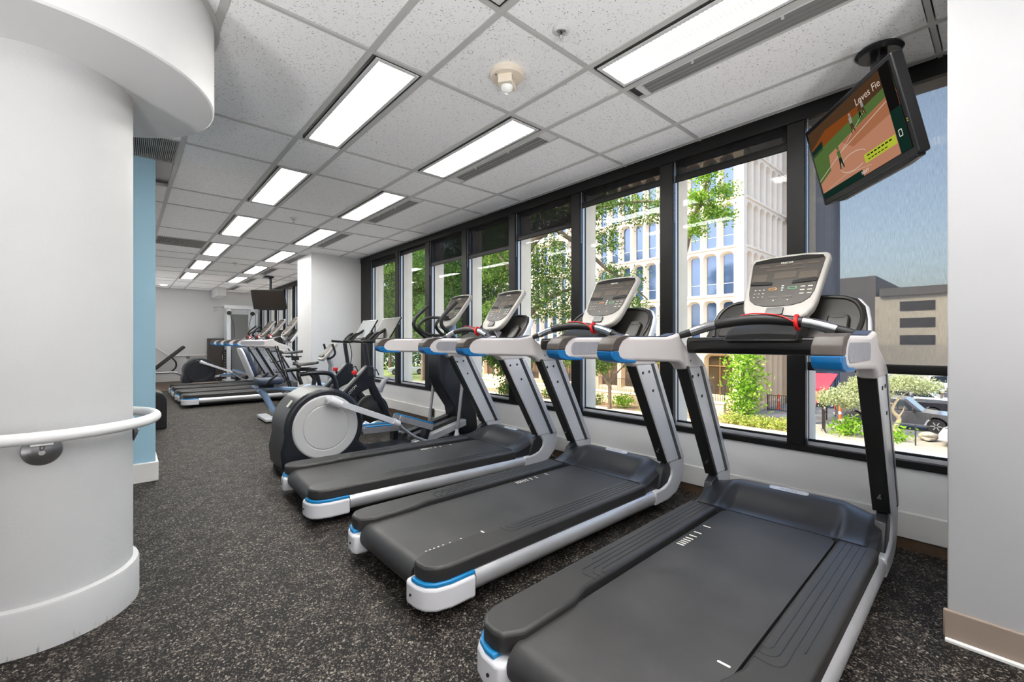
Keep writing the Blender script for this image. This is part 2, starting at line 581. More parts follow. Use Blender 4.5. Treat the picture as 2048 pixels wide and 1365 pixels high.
# ---- ceiling: slab, bars, tiles
ceil = empty('ceiling', (0, 0, H)); struct(ceil, 'suspended ceiling of white speckled tiles in a grey grid')
MB().box(-4.1, WX + 0.16, -3.7, YB + 0.3, 0.06, 0.2).build('slab', 'wall_white', ceil, smooth=False)
MB().box(-4.1, -0.649, -3.7, YB, 0.0, 0.06).build('plain_panel', 'wall_white', ceil, smooth=False)
P0 = 0.995
XN = [(0.0 + P0 * j, 0.346 + P0 * j) for j in range(0, 4)]
XC = [(-0.649, 0.0)]
for j in range(0, 4):
    XC.append((P0 * j, 0.346 + P0 * j)); XC.append((0.346 + P0 * j, P0 * (j + 1)))
XC = [(a, min(b2, WX)) for a, b2 in XC if a < WX - 0.05]
A0, AB, PER = 2.283, 1.345, 2.025
YC = []
for k in range(-2, 8):
    YC.append((A0 + PER * k, A0 + AB + PER * k, 'L', k)); YC.append((A0 + AB + PER * k, A0 + PER * (k + 1), 'S', k))
MB().box(-0.649, WX + 0.1, -3.7, YC[0][0], 0.0, 0.06).build('plain_panel', 'wall_white', ceil, smooth=False)
BW = 0.017
tile_cache = {}
def ceil_piece(name, x0, x1, y0, y1, z0, z1, m, bev=0.0):
    key = (name, round(x1 - x0, 3), round(y1 - y0, 3))
    cx, cy = (x0 + x1) / 2, (y0 + y1) / 2
    if key in tile_cache:
        o = tile_cache[key].copy(); COL.objects.link(o); o.parent = ceil
    else:
        o = MB().box(x0 - cx, x1 - cx, y0 - cy, y1 - cy, z0, z1).build(name, m, ceil, bevel=bev, seg=1, smooth=False)
        tile_cache[key] = o
    o.location = (cx, cy, 0)
    return o
lights_at, vents_at = [], []
for (x0, x1) in XC:
    for (y0, y1, t, k) in YC:
        if y0 > YB - 0.05: continue
        y1c = min(y1, YB)
        if x0 < 0.19 and y0 > 4.8: 
            if x1 < 0.2: continue
        row = 0 if abs(x0 - P0) < 0.01 else 1 if abs(x0 - 2 * P0) < 0.01 else None
        if t == 'L' and row is not None and k < 6 and not (row == 1 and k > 4 and False):
            lights_at.append((x0, x1, y0, y1c, row, k)); continue
        xa = x0
        if t == 'L' and abs(x0 - (0.346 + 2 * P0)) < 0.01 and k < 7:
            vents_at.append((x0, y0, y1c, k)); xa = 2.497
        if abs(x0) < 0.01 and t == 'L' and k == 1: continue          # return grille sits here
        if abs(x0 - 0.346) < 0.01 and t == 'L' and k == 3:
            ceil_piece('ceiling_tile', xa + BW, x1 - BW, 9.04 + BW, y1c - BW, 0.007, 0.025, 'acoustic_tile'); continue
        ceil_piece('ceiling_tile', xa + BW, x1 - BW, y0 + BW, y1c - BW, 0.007, 0.025, 'acoustic_tile')
for x in sorted({round(a, 4) for a, _ in XC} | {0.346 + P0 * 3}):
    if x > WX: continue
    y0 = YC[0][0]; y1 = YB if x > 0.19 else 4.87
    MB().box(x - BW, x + BW, y0, y1, 0.0, 0.03).build('main_bar', 'tbar', ceil, smooth=False)
for (x0, x1) in XC:
    for (y0, y1, t, k) in YC:
        if y0 > YB - 0.05 or (x1 < 0.2 and y0 > 4.87): continue
        ceil_piece('cross_bar', x0 + BW, x1 - BW, y0 - 0.011, y0 + 0.011, 0.001, 0.03, 'tbar')

# ---- ceiling lights
def make_light():
    t = empty('ceiling_light')
    w, l = 0.289, 1.312
    m = MB()
    for (a, b2, c, d) in ((-w / 2, -w / 2 + 0.011, -l / 2, l / 2), (w / 2 - 0.011, w / 2, -l / 2, l / 2), (-w / 2 + 0.011, w / 2 - 0.011, -l / 2, -l / 2 + 0.011), (-w / 2 + 0.011, w / 2 - 0.011, l / 2 - 0.011, l / 2)):
        m.box(a, b2, c, d, 0.006, 0.03)
    m.build('reveal', 'black_gap', t, smooth=False)
    w2, l2, q = w - 0.022, l - 0.022, 0.026
    m = MB()
    for (a, b2, c, d) in ((-w2 / 2, -w2 / 2 + q, -l2 / 2, l2 / 2), (w2 / 2 - q, w2 / 2, -l2 / 2, l2 / 2), (-w2 / 2 + q, w2 / 2 - q, -l2 / 2, -l2 / 2 + q), (-w2 / 2 + q, w2 / 2 - q, l2 / 2 - q, l2 / 2)):
        m.box(a, b2, c, d, 0.0, 0.03)
    m.build('frame', 'light_trim', t, bevel=0.003, seg=1, smooth=False)
    MB().box(-w2 / 2 + q, w2 / 2 - q, -l2 / 2 + q, l2 / 2 - q, 0.012, 0.028).build('lens', 'light_lens', t, smooth=False)
    return t
LN = {0: ['nearest', 'second', 'third', 'fourth', 'fifth', 'sixth', 'seventh', 'eighth']}
light0 = make_light()
ORD = ['first', 'second', 'third', 'fourth', 'fifth', 'sixth', 'seventh', 'eighth', 'ninth']
used = False
for (x0, x1, y0, y1, row, k) in lights_at:
    o = light0 if not used else copy_tree(light0)
    used = True
    o.location = ((x0 + x1) / 2 + 0.0075, (y0 + y1) / 2, H)
    rowname = 'left row' if row == 0 else 'right row by the air slots'
    where = ORD[k + 2]
    tag(o, 'long fluorescent ceiling light, %s in the %s' % (where, rowname), 'ceiling light', 'fluorescent ceiling lights')
for i, (xx, yy) in enumerate(((-0.82, 0.9), (-0.82, -1.3), (-2.8, 0.9), (-2.8, 3.0))):  # unseen lights added to spill onto the column's left side
    o = copy_tree(light0); o.location = (xx, yy, H)
    tag(o, 'added unseen fluorescent ceiling light to the left of the round column, %s of four' % ORD[i], 'ceiling light', 'fluorescent ceiling lights')
for i, (xx, yy) in enumerate(((-2.8, 0.9), (-2.8, 3.0), (-0.82, 0.9), (-0.82, -1.3))):
    pass

# ---- slot diffusers beside the right row of lights
def make_vent():
    t = empty('air_diffuser')
    w, l = 0.125, 1.17
    MB().box(-w / 2, w / 2, -l / 2, l / 2, 0.02, 0.05).build('throat', 'vent_dark', t, smooth=False)
    for i, (a, b2, z) in enumerate(((-0.040, -0.012, 0.010), (-0.008, 0.020, 0.006), (0.024, 0.046, 0.004), (0.050, 0.0615, 0.002))):
        MB().box(a, b2, -l / 2 + 0.012, l / 2 - 0.012, z, z + 0.012).build('slat', 'vent_grey', t, smooth=False)
    for s in (-1, 1):
        MB().box(-w / 2, w / 2, s * l / 2 - 0.018, s * l / 2 + 0.018, -0.001, 0.012).build('end_cap', 'vent_white', t, smooth=False)
    MB().box(-w / 2 - 0.006, -w / 2 + 0.004, -l / 2, l / 2, -0.001, 0.02).build('edge_strip', 'vent_white', t, smooth=False)
    for y in (-0.2, 0.25):
        MB().box(-0.045, -0.035, y - 0.006, y + 0.006, -0.004, 0.012).build('clip', 'vent_white', t, smooth=False)
    return t
vent0 = make_vent(); used = False
for (x0, y0, y1, k) in vents_at:
    o = vent0 if not used else copy_tree(vent0)
    used = True
    o.location = (2.426, (y0 + y1) / 2, H)
    MB().box(2.497 - 0.004, 2.497 + 0.012, y0 + BW, y1 - BW, 0.001, 0.02).build('edge_bar', 'tbar', ceil, smooth=False)
    for s in (0, 1):
        ya, yb = ((y0 + 0.011, y0 + 0.075) if s == 0 else (y1 - 0.075, y1 - 0.011))
        MB().box(2.353, 2.492, ya, yb, 0.02 if (s == 1 and k == -1) else 0.004, 0.03).build('filler_tile', 'vent_dark' if (s == 1 and k == -1) else 'wall_white', ceil, smooth=False)
    tag(o, 'grey linear air slot, %s from the near end, beside the right row of lights' % ORD[k + 2], 'air vent', 'linear air slots')

# ---- return grilles
def grille(name, x0, x1, y0, y1, label, n):
    t = empty(name, ((x0 + x1) / 2, (y0 + y1) / 2, H), label=label, cat='air vent')
    w, l = x1 - x0, y1 - y0
    MB().box(-w / 2, w / 2, -l / 2, l / 2, 0.03, 0.04).build('backing', 'vent_dark', t, smooth=False)
    m = MB()
    m.box(-w / 2, -w / 2 + 0.012, -l / 2, l / 2, 0, 0.03).box(w / 2 - 0.012, w / 2, -l / 2, l / 2, 0, 0.03)
    m.box(-w / 2 + 0.012, w / 2 - 0.012, -l / 2, -l / 2 + 0.012, 0, 0.03).box(-w / 2 + 0.012, w / 2 - 0.012, l / 2 - 0.012, l / 2, 0, 0.03)
    m.build('frame', 'grille_grey', t, smooth=False)
    for i in range(n):
        x = -w / 2 + 0.012 + (w - 0.024) * (i + 0.5) / n
        MB().box(x - 0.0035, x + 0.0035, -l / 2 + 0.012, l / 2 - 0.012, 0.004, 0.028).build('vane', 'grille_grey', t, smooth=False)
    return t
grille('return_grille', 0.0 + BW, 0.346 - BW, 4.31, 4.87, 'grey louvred return air grille above the blue wall', 24)
grille('return_grille', 0.346 + BW, 0.995 - BW, 8.37, 9.03, 'wide grey return air panel far down the left of the ceiling', 30)

# ---- sprinklers and fire strobe
def sprinkler(x, y, label):
    t = empty('sprinkler_head', (x, y, H), label=label, cat='sprinkler', group='ceiling sprinkler heads')
    MB().lathe([(0.040, 0.0), (0.040, -0.006), (0.030, -0.014), (0.026, -0.014), (0.024, 0.0)], 24).build('escutcheon', 'vent_white', t)
    MB().lathe([(0.022, 0.0), (0.020, -0.004), (0.0, -0.0045)], 20, cap=False).build('cup', 'brushed_steel', t)
    m = MB().cyl((0, 0, 0), (0, 0, -0.03), 0.007, 10)
    m.tube([(0.007, 0, -0.028), (0.012, 0, -0.04), (0.0, 0, -0.052)], 0.0025, 6).tube([(-0.007, 0, -0.028), (-0.012, 0, -0.04), (0, 0, -0.052)], 0.0025, 6)
    m.build('body', 'chrome', t)
    m = MB()
    for i in range(8):
        a = 2 * PI * i / 8
        m.obox((0.011 * math.cos(a), 0.011 * math.sin(a), -0.053), (0.012, 0.004, 0.0015), Matrix.Rotation(a, 3, 'Z'))
    m.build('deflector', 'chrome', t)
sprinkler(1.642, 1.492, 'chrome sprinkler head in the ceiling tile nearest the camera')
sprinkler(1.613, 6.031, 'small sprinkler head halfway along the ceiling between light rows')
sprinkler(1.656, 10.23, 'tiny sprinkler head farthest down the ceiling between light rows')
t = empty('strobe_detector', (1.676, 1.946, H), label='round cream smoke detector and strobe on a ceiling tile', cat='smoke detector')
MB().lathe([(0.098, 0.012), (0.1, 0.0), (0.1, -0.016), (0.092, -0.026), (0.0, -0.03)], 40, cap=False).build('base', 'cream_plastic', t)
MB().prism(rrect(0.115, 0.085, 0.008), 'z', -0.075, -0.026).xf(Matrix.Rotation(R(35), 4, 'Z')).build('horn_body', 'cream_plastic', t, bevel=0.004)
m = MB()
for i in range(3):
    for j in range(2):
        m.obox((-0.046 + 0.018 * i, -0.0427, -0.042 - 0.016 * j), (0.009, 0.002, 0.007))
m.xf(Matrix.Rotation(R(35), 4, 'Z')).build('sound_slots', 'trim_taupe', t, smooth=False)
MB().lathe([(0.036, -0.07), (0.036, -0.082), (0.028, -0.10), (0.012, -0.112), (0.0, -0.114)], 24, cap=False).build('strobe_lens', 'clear_plastic', t)
for s in (-1, 1):
    MB().cyl((s * 0.075, 0.01, -0.026), (s * 0.075, 0.01, -0.031), 0.004, 8).build('screw', 'black_gap', t)

# ---- walls
struct(MB().box(-4.2, -4.0, -3.8, 4.9, 0, H + 0.08).build('wall_left', 'wall_white', smooth=False), 'white wall left of the camera')
struct(MB().box(-4.2, WX + 0.3, -3.8, -3.6, 0, H + 0.08).build('wall_front', 'wall_white', smooth=False), 'white wall behind the camera')
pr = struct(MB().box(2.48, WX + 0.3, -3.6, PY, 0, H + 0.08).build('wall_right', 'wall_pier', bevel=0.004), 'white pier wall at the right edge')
bb = empty('baseboard_right'); struct(bb, 'taupe cove base along the white right pier')
MB().box(2.470, 2.49, -3.6, PY + 0.012, 0.012, 0.125).build('cove_base', 'trim_taupe', bb, bevel=0.006)
MB().box(2.455, 2.485, -3.6, PY + 0.006, 0.0, 0.014).build('sealant_line', 'trim_white', bb, bevel=0.003)
struct(MB().box(-4.2, 0.2, 4.89, YB + 0.2, 0, H + 0.08).build('wall_inner', 'wall_white', smooth=False), 'white side of the wall block past the blue end')
struct(MB().box(-4.2, 0.202, 4.87, 4.89, 0, H + 0.08).build('wall_blue', 'wall_blue', smooth=False), 'pale blue wall end behind the round column')
struct(MB().box(-4.0, 0.222, 4.848, 5.3, 0, 0.165).build('baseboard_blue', 'trim_white', bevel=0.006), 'white baseboard at the foot of the blue wall')
struct(MB().box(2.48, WX + 0.3, 8.19, 9.0, 0, H + 0.08).build('wall_middle', 'wall_white', bevel=0.004), 'white pier between the two banks of windows')
struct(MB().box(0.2, WX + 0.3, YB, YB + 0.2, 0, H + 0.08).build('wall_back', 'wall_white', smooth=False), 'white wall at the far end of the gym')
struct(MB().box(0.2, 2.1, YB - 0.03, YB, 0, 0.16).build('baseboard_back', 'trim_white', smooth=False), 'white baseboard along the far wall')
struct(MB().box(2.02, 2.24, 15.2, YB, 2.52, H).build('trim_2', 'wall_white', bevel=0.003), 'boxed white duct corner under the far ceiling')
# closet door at the back
dr = empty('door_1', (2.84, YB - 0.01, 0)); struct(dr, 'white double door in the far wall')
for s in (-1, 1):
    MB().box(s * 0.205 - 0.2, s * 0.205 + 0.2, -0.03, 0.0, 0.01, 2.05).build('door_leaf', 'trim_white', dr, bevel=0.004)
    MB().box(s * 0.44 - 0.03, s * 0.44 + 0.03, -0.045, 0.0, 0, 2.11).build('door_casing', 'trim_white', dr, bevel=0.003)
MB().cyl((0.04, -0.07, 1.0), (0.04, -0.03, 1.0), 0.022, 14).build('door_knob', 'chrome', dr)

# round column with soffit ring and base
cx, cy = -0.27, 2.80
colm = empty('column', (cx, cy, 0)); struct(colm, 'round white column with a wide drum at the ceiling')
MB().lathe([(0.302, 0.0), (0.302, 2.345)], 96, cap=False).build('shaft', 'wall_scuffed', colm)
MB().lathe([(0.325, 0.0), (0.325, 0.165), (0.321, 0.176), (0.306, 0.182), (0.301, 0.182)], 96, cap=False).build('column_base', 'column_base_paint', colm)
MB().lathe([(0.0, 2.343), (0.575, 2.343), (0.582, 2.350), (0.582, H + 0.01)], 120, origin=(-0.235 - cx, 2.745 - cy, 0), cap=False).build('soffit_drum', 'wall_white', colm)
MB().lathe([(0.582, H - 0.004), (0.606, H - 0.004), (0.606, H - 0.0005)], 120, origin=(-0.235 - cx, 2.745 - cy, 0), cap=False).build('ceiling_angle', 'tbar', colm)
hr = empty('column_handrail', (cx, cy, 0.835), label='white round handrail wrapped around the column', cat='handrail')
MB().tube([(0.385 * math.cos(2 * PI * i / 72), 0.385 * math.sin(2 * PI * i / 72), 0) for i in range(72)], 0.0235, 16, closed=True).build('rail', 'rail_white', hr)
def bracket(par, ang, r0, r1, dz, flip=1):
    """wall rose on the column plus a stem that carries the rail"""
    M = Matrix.Rotation(ang, 4, 'Z')
    MB().lathe([(0.058, 0.0), (0.056, 0.004), (0.034, 0.013), (0.030, 0.016), (0.0, 0.017)], 32, M=Matrix.Rotation(R(90), 3, 'Y'), cap=False).xf(M @ Matrix.Translation((r0, 0, dz))).build('wall_rose', 'brushed_steel', par)
    MB().tube(smooth_path([(r0 + 0.01, 0, dz + 0.01), (r0 + 0.035, 0, dz + 0.012), (r1 - 0.012, 0, dz + 0.03), (r1, 0, -0.026)], 5), 0.0075, 10).xf(M).build('bracket_stem', 'chrome', par)
    MB().prism(rrect(0.03, 0.062, 0.004), 'z', -0.030, -0.022).xf(M @ Matrix.Translation((r1, 0, 0))).build('saddle', 'rail_white', par, bevel=0.002)
    MB().cyl((r0 + 0.016, 0, dz - 0.006), (r0 + 0.021, 0, dz - 0.006), 0.010, 10).xf(M).build('bolt', 'chrome', par)
bracket(hr, math.atan2(2.499 - cy, -0.241 - cx), 0.302, 0.378, -0.062)
bracket(hr, R(3), 0.302, 0.378, -0.06)
hb = empty('wall_handrail', (0, YB, 0.76), label='thin white handrail along the far wall', cat='handrail')
MB().tube(smooth_path([(0.55, -0.07, 0.26), (0.68, -0.07, 0.26), (1.0, -0.07, 0.0), (1.12, -0.07, 0.0), (1.9, -0.07, 0.0), (2.05, -0.07, 0.0)], 5), 0.02, 10).build('rail', 'rail_white', hb)
for x, z in ((0.62, 0.26), (1.45, 0.0)):
    MB().lathe([(0.05, 0.0), (0.035, 0.014), (0, 0.016)], 16, M=Matrix.Rotation(R(90), 3, 'X'), cap=False, origin=(x, -0.001, z - 0.06)).build('wall_rose', 'brushed_steel', hb)
    MB().tube([(x, -0.01, z - 0.06), (x, -0.06, z - 0.05), (x, -0.07, z)], 0.008, 8).build('bracket_stem', 'chrome', hb)

# ---- window wall
MB().box(WX, WX + 0.22, PY, 8.19, 0.0, 0.462)
def low_wall(y0, y1, lab, nm):
    w = empty(nm); struct(w, lab)
    MB().box(WX, WX + 0.2, y0, y1, 0.0, 0.463).build('wall_panel', 'wall_white', w, smooth=False)
    return w
low_wall(PY, 8.19, 'low white wall under the near bank of windows', 'wall_window')
low_wall(9.0, YB, 'low white wall under the far bank of windows', 'wall_window_far')
struct(MB().box(WX - 0.03, WX, PY, 8.19, 0.066, 0.212).build('baseboard_window', 'trim_white', bevel=0.004), 'deep white baseboard under the windows')
struct(MB().box(WX - 0.02, WX, PY, 8.19, 0.0, 0.066).build('trim_3', 'wood_strip', smooth=False), 'bare brown strip between floor and window baseboard')
struct(MB().box(WX - 0.03, WX + 0.16, PY, 8.19, H - 0.09, H + 0.02).build('trim_4', 'black_frame', bevel=0.004), 'black head rail above the near windows')
struct(MB().box(WX - 0.03, WX + 0.16, 9.0, YB, H - 0.09, H + 0.02).build('trim_5', 'black_frame', bevel=0.004), 'black head rail above the far windows')
struct(MB().box(WX - 0.012, WX + 0.08, PY, 8.19, 0.463, 0.507).build('trim_6', 'black_frame', bevel=0.004), 'black sill rail under the near windows')
struct(MB().box(WX - 0.012, WX + 0.08, 9.0, YB, 0.463, 0.507).build('trim_7', 'black_frame', bevel=0.004), 'black sill rail under the far windows')
struct(MB().box(WX + 0.20, WX + 0.5, -1, YB + 1, -1.2, 0.40).build('wall_outer', 'concrete_fin', smooth=False), 'outer spandrel of the building below the windows')
struct(MB().box(WX + 0.17, WX + 0.5, -1, YB + 1, H + 0.2, H + 1.2).build('wall_outer_head', 'concrete_fin', smooth=False), 'outer spandrel of the building above the windows')
MUL = [(0.902, 1.011), (1.839, 1.956), (2.823, 2.935), (3.785, 3.897), (4.745, 4.857), (5.69, 5.81), (6.665, 6.785), (7.76, 8.19)]
edges = [(-0.1, PY)] + MUL
WORDN = ['nearest', 'second', 'third', 'fourth', 'fifth', 'sixth', 'seventh', 'eighth']
def window(idx, y0, y1, m0, m1, shade_z, lab, far=False):
    """opening y0..y1; mullion m0..m1 on its far side"""
    w = empty('window_%d' % idx); struct(w, lab)
    MB().box(WX - 0.02, WX + 0.03, m0, m1, 0.507, H - 0.09).build('mullion', 'black_frame', w, bevel=0.004)
    MB().box(WX + 0.03, WX + 0.062, m0 + 0.004, m1 - 0.01, 0.507, H).build('jamb', 'silver_jamb', w, smooth=False)
    MB().box(WX + 0.062, WX + 0.080, m0 + 0.002, m1, 0.507, H).build('gasket', 'black_gap', w, smooth=False)
    MB().box(WX + 0.085, WX + 0.24, m0 + 0.006, m1 + 0.03, 0.3, H + 0.1).build('concrete_fin', 'concrete_fin', w, smooth=False)
    MB().box(WX + 0.068, WX + 0.074, y0, y1, 0.520, H - 0.02).build('pane', 'window_glass', w, smooth=False)
    MB().box(WX + 0.028, WX + 0.060, y0, y1, 0.507, 0.526).build('glazing_bead', 'silver_jamb', w, smooth=False)
    MB().box(WX + 0.060, WX + 0.082, y0, y1, 0.507, 0.540).build('sash_bottom', 'black_frame', w, smooth=False)
    return w
def shade(y0, y1, zb, lab, chain_side=1, zl=1.7, cloth='screen_cloth'):
    s = empty('roller_shade', (WX + 0.014, (y0 + y1) / 2, H - 0.09), label=lab, cat='roller shade', group='black roller shades')
    w = (y1 - y0) / 2
    top = 0.02
    bot = zb - (H - 0.09)
    if bot < -0.06:
        MB().box(-0.0012, 0.0012, -w + 0.008, w - 0.008, bot + 0.05, top).build('screen', cloth, s, smooth=False)
    MB().prism(rrect(0.018, 0.056, 0.008), 'y', -w + 0.006, w - 0.006).xf(Matrix.Translation((0, 0, bot + 0.028))).build('bottom_bar', 'black_frame', s)
    MB().cyl((0, -w + 0.004, 0.03), (0, w - 0.004, 0.03), 0.028, 14).build('roller', 'black_frame', s)
    m = MB()
    z = 0.0
    yy = chain_side * (w - 0.012)
    while z > -zl:
        m.add([(-0.022, yy, z + 0.004), (-0.018, yy, z), (-0.022, yy + 0.004, z), (-0.026, yy, z), (-0.022, yy - 0.004, z), (-0.022, yy, z - 0.004)],
              [(0, 1, 2), (0, 2, 3), (0, 3, 4), (0, 4, 1), (5, 2, 1), (5, 3, 2), (5, 4, 3), (5, 1, 4)])
        z -= 0.0115
    m.build('bead_chain', 'chain_white', s, smooth=False)
    return s
SH = [1.005, 2.505, 2.515, 2.352, 2.278, 2.30, 2.60, 2.535]
for i in range(8):
    y0, y1 = edges[i][1], edges[i + 1][0]
    window(i + 1, y0, y1, *edges[i + 1], None, '%s black framed window from the right pier' % WORDN[i])
    desc = 'grey mesh roller shade pulled well down over the nearest window' if i == 0 else 'black roller shade rolled up %s, on the %s window from the right pier' % ('almost fully' if SH[i] > 2.45 else 'part way', WORDN[i])
    shade(y0, y1, SH[i], desc, chain_side=1, zl=(0.5 if i else 0.3) if i < 6 else 1.2, cloth='screen_cloth' if i else 'screen_cloth_light')
y = 9.0
for i in range(8):
    y0 = 9.05 + 0.93 * i
    y1 = y0 + 0.82
    window(9 + i, y0, y1, y1, y1 + 0.11, None, 'black framed window beyond the middle pier, %s along' % WORDN[i])

# outlet boxes on the baseboard
for i, (y0, lab) in enumerate(((5.58, 'black outlet box on the baseboard behind the exercise bikes'), (4.93, 'black outlet box on the baseboard behind the elliptical'))):
    o = empty('outlet_box', (WX - 0.03, y0, 0.10), label=lab, cat='outlet')
    MB().box(-0.03, 0.0, -0.05, 0.05, 0, 0.12).build('box', 'rubber_black', o, bevel=0.004)
    MB().cyl((-0.02, -0.05, 0.09), (-0.02, -0.07, 0.09), 0.012, 10).build('plug', 'rubber_black', o)

# ---- televisions
def tv(name, M, W, HH, label, playing):
    t = empty(name, label=label, cat='television')
    t.matrix_world = M
    MB().prism(rrect(W, HH, 0.012), 'x', 0.0, 0.05).build('bezel', 'tv_black', t, bevel=0.005)
    MB().prism(rrect(W * 0.8, HH * 0.7, 0.03), 'x', 0.05, 0.085).build('back_shell', 'tv_black', t, bevel=0.01)
    MB().prism([(-W * 0.47, -HH / 2 - 0.012), (-W * 0.36, -HH / 2 - 0.022), (W * 0.3, -HH / 2 - 0.022), (W * 0.38, -HH / 2 - 0.006), (W * 0.38, -HH / 2 + 0.01), (-W * 0.47, -HH / 2 + 0.01)], 'x', 0.004, 0.045).build('lower_lip', 'tv_black', t, bevel=0.006)
    return t
c0 = Vector((2.95, 0.568, 2.28))
ay = Vector((0.783, 0.622, 0)); n_ = Vector((-0.61, 0.76, -0.24)).normalized()
ax = -n_; ay = (ay - ax * ay.dot(ax)).normalized(); az = ax.cross(ay)
TM = Matrix(((ax.x, ay.x, az.x, c0.x), (ax.y, ay.y, az.y, c0.y), (ax.z, ay.z, az.z, c0.z), (0, 0, 0, 1)))
tvo = tv('television', TM, 0.80, 0.48, 'large television hung from the ceiling, showing a softball game', True)
for nm, c, k in (('tv_field', (214, 150, 118), 0.42), ('tv_dirt', (196, 128, 92), 0.40), ('tv_grass', (96, 124, 66), 0.42), ('tv_wall', (92, 66, 46), 0.4), ('tv_orange', (150, 82, 36), 0.4), ('tv_green_dark', (26, 54, 46), 0.4), ('tv_line', (226, 200, 182), 0.5), ('tv_lime', (186, 196, 60), 0.55), ('tv_dark', (30, 28, 27), 0.3), ('tv_white', (225, 222, 215), 0.55), ('tv_player', (176, 168, 160), 0.4), ('tv_player_dark', (92, 66, 50), 0.4)):
    emis(nm, c, k)
scr = MB().box(-0.0016, 0.001, -0.375, 0.375, -0.205, 0.215).build('screen', 'tv_dark', tvo, smooth=False)
def spoly(pts, m, lev=1, nm='picture'):
    """flat piece of the picture; y to the viewer's left, z up, in screen metres"""
    x = -0.0016 - 0.0002 * lev
    return MB().prism(pts, 'x', x, x + 0.0001).build(nm, m, scr, smooth=False)
spoly([(0.373, 0.213), (-0.373, 0.213), (-0.373, -0.203), (0.373, -0.203)], 'tv_field', 0.5)
spoly([(0.373, 0.213), (-0.373, 0.213), (-0.373, 0.115), (0.373, 0.02)], 'tv_wall', 1)
spoly([(0.2, 0.16), (-0.12, 0.14), (-0.12, 0.09), (0.375, 0.03), (0.375, 0.11)], 'tv_orange', 2)
spoly([(0.375, 0.075), (-0.375, 0.128), (-0.375, 0.085), (0.375, -0.0)], 'tv_grass', 3)
spoly([(0.375, 0.10), (0.25, 0.12), (0.26, 0.07), (0.375, 0.06)], 'tv_green_dark', 3)
spoly([(0.375, 0.005), (0.22, 0.025), (0.24, -0.07), (0.375, -0.11)], 'tv_grass', 3)
spoly([(0.08, 0.03), (-0.375, 0.085), (-0.375, 0.0), (0.0, -0.03)], 'tv_dirt', 3)
def sline(pts, w, m, lev=5):
    q = MB()
    for (a, b2) in zip(pts[:-1], pts[1:]):
        dx, dy = b2[0] - a[0], b2[1] - a[1]
        L = math.hypot(dx, dy); nx, ny = -dy / L * w / 2, dx / L * w / 2
        q.prism([(a[0] + nx, a[1] + ny), (b2[0] + nx, b2[1] + ny), (b2[0] - nx, b2[1] - ny), (a[0] - nx, a[1] - ny)], 'x', -0.0016 - 0.0002 * lev, -0.0016 - 0.0002 * lev + 0.0001)
    return q.build('picture', m, scr, smooth=False)
sline([(0.375, -0.09), (0.1, -0.01), (-0.375, 0.07)], 0.004, 'tv_line')
sline([(0.1, -0.01), (-0.15, 0.095)], 0.003, 'tv_line')
sline([(0.05 + 0.12 * math.cos(a) - 0.02, -0.10 + 0.045 * math.sin(a)) for a in [i * 2 * PI / 20 - 2.2 for i in range(17)]], 0.004, 'tv_line')
sline([(0.3, -0.16), (0.12, -0.14), (-0.1, -0.17)], 0.002, 'tv_line')
def player(y, z, h, m1, m2):
    spoly([(y - h * .10, z + h * .45), (y + h * .10, z + h * .45), (y + h * .13, z + h * .8), (y - h * .10, z + h * .82)], m1, 6)
    spoly(circle(h * 0.085, 10, y, z + h * 0.92), m1, 7)
    spoly([(y + h * .10, z + h * .48), (y - h * .09, z + h * .48), (y - h * .16, z), (y - h * .10, z), (y, z + h * .3), (y + h * .10, z), (y + h * .16, z)], m2, 7)
player(0.13, -0.10, 0.13, 'tv_grass', 'tv_green_dark')
player(-0.035, 0.035, 0.105, 'tv_player', 'tv_player_dark')
player(-0.145, 0.075, 0.085, 'tv_player', 'tv_player_dark')
player(-0.115, 0.07, 0.07, 'tv_player_dark', 'tv_dark')
spoly([(0.375, -0.205), (-0.02, -0.205), (-0.02, -0.168), (0.375, -0.168)], 'tv_green_dark', 8)
spoly([(-0.06, -0.15), (-0.30, -0.15), (-0.30, -0.105), (-0.06, -0.105)], 'tv_lime', 8)
spoly([(-0.305, 0.215), (-0.375, 0.215), (-0.375, -0.205), (-0.305, -0.205)], 'tv_dark', 8)
spoly([(-0.305, 0.0), (-0.375, 0.0), (-0.375, -0.205), (-0.305, -0.205)], 'tv_green_dark', 9)
sline([(-0.325, -0.10), (-0.345, -0.10), (-0.345, -0.13), (-0.325, -0.13), (-0.325, -0.10)], 0.004, 'tv_white', 10)
SR = Matrix(((0, 0, -1), (-1, 0, 0), (0, 1, 0)))
text('Loves Fie', 0.052, (-0.004, -0.20, 0.158), SR, 'tv_line', scr, 'picture_lettering', 0.0002)
text('NEXT', 0.024, (-0.004, -0.04, -0.186), SR, 'tv_white', scr, 'picture_lettering', 0.0002)
for q in range(7):
    sline([(-0.085 - 0.028 * q, -0.117), (-0.105 - 0.028 * q, -0.117)], 0.007, 'tv_dark', 10)
    if q < 6:
        sline([(-0.085 - 0.026 * q, -0.137), (-0.104 - 0.026 * q, -0.137)], 0.005, 'tv_dark', 10)
sline([(-0.388, -0.075), (-0.396, -0.075)], 0.004, 'tv_lime', 10); sline([(-0.388, -0.085), (-0.396, -0.085)], 0.004, 'tv_lime', 10)
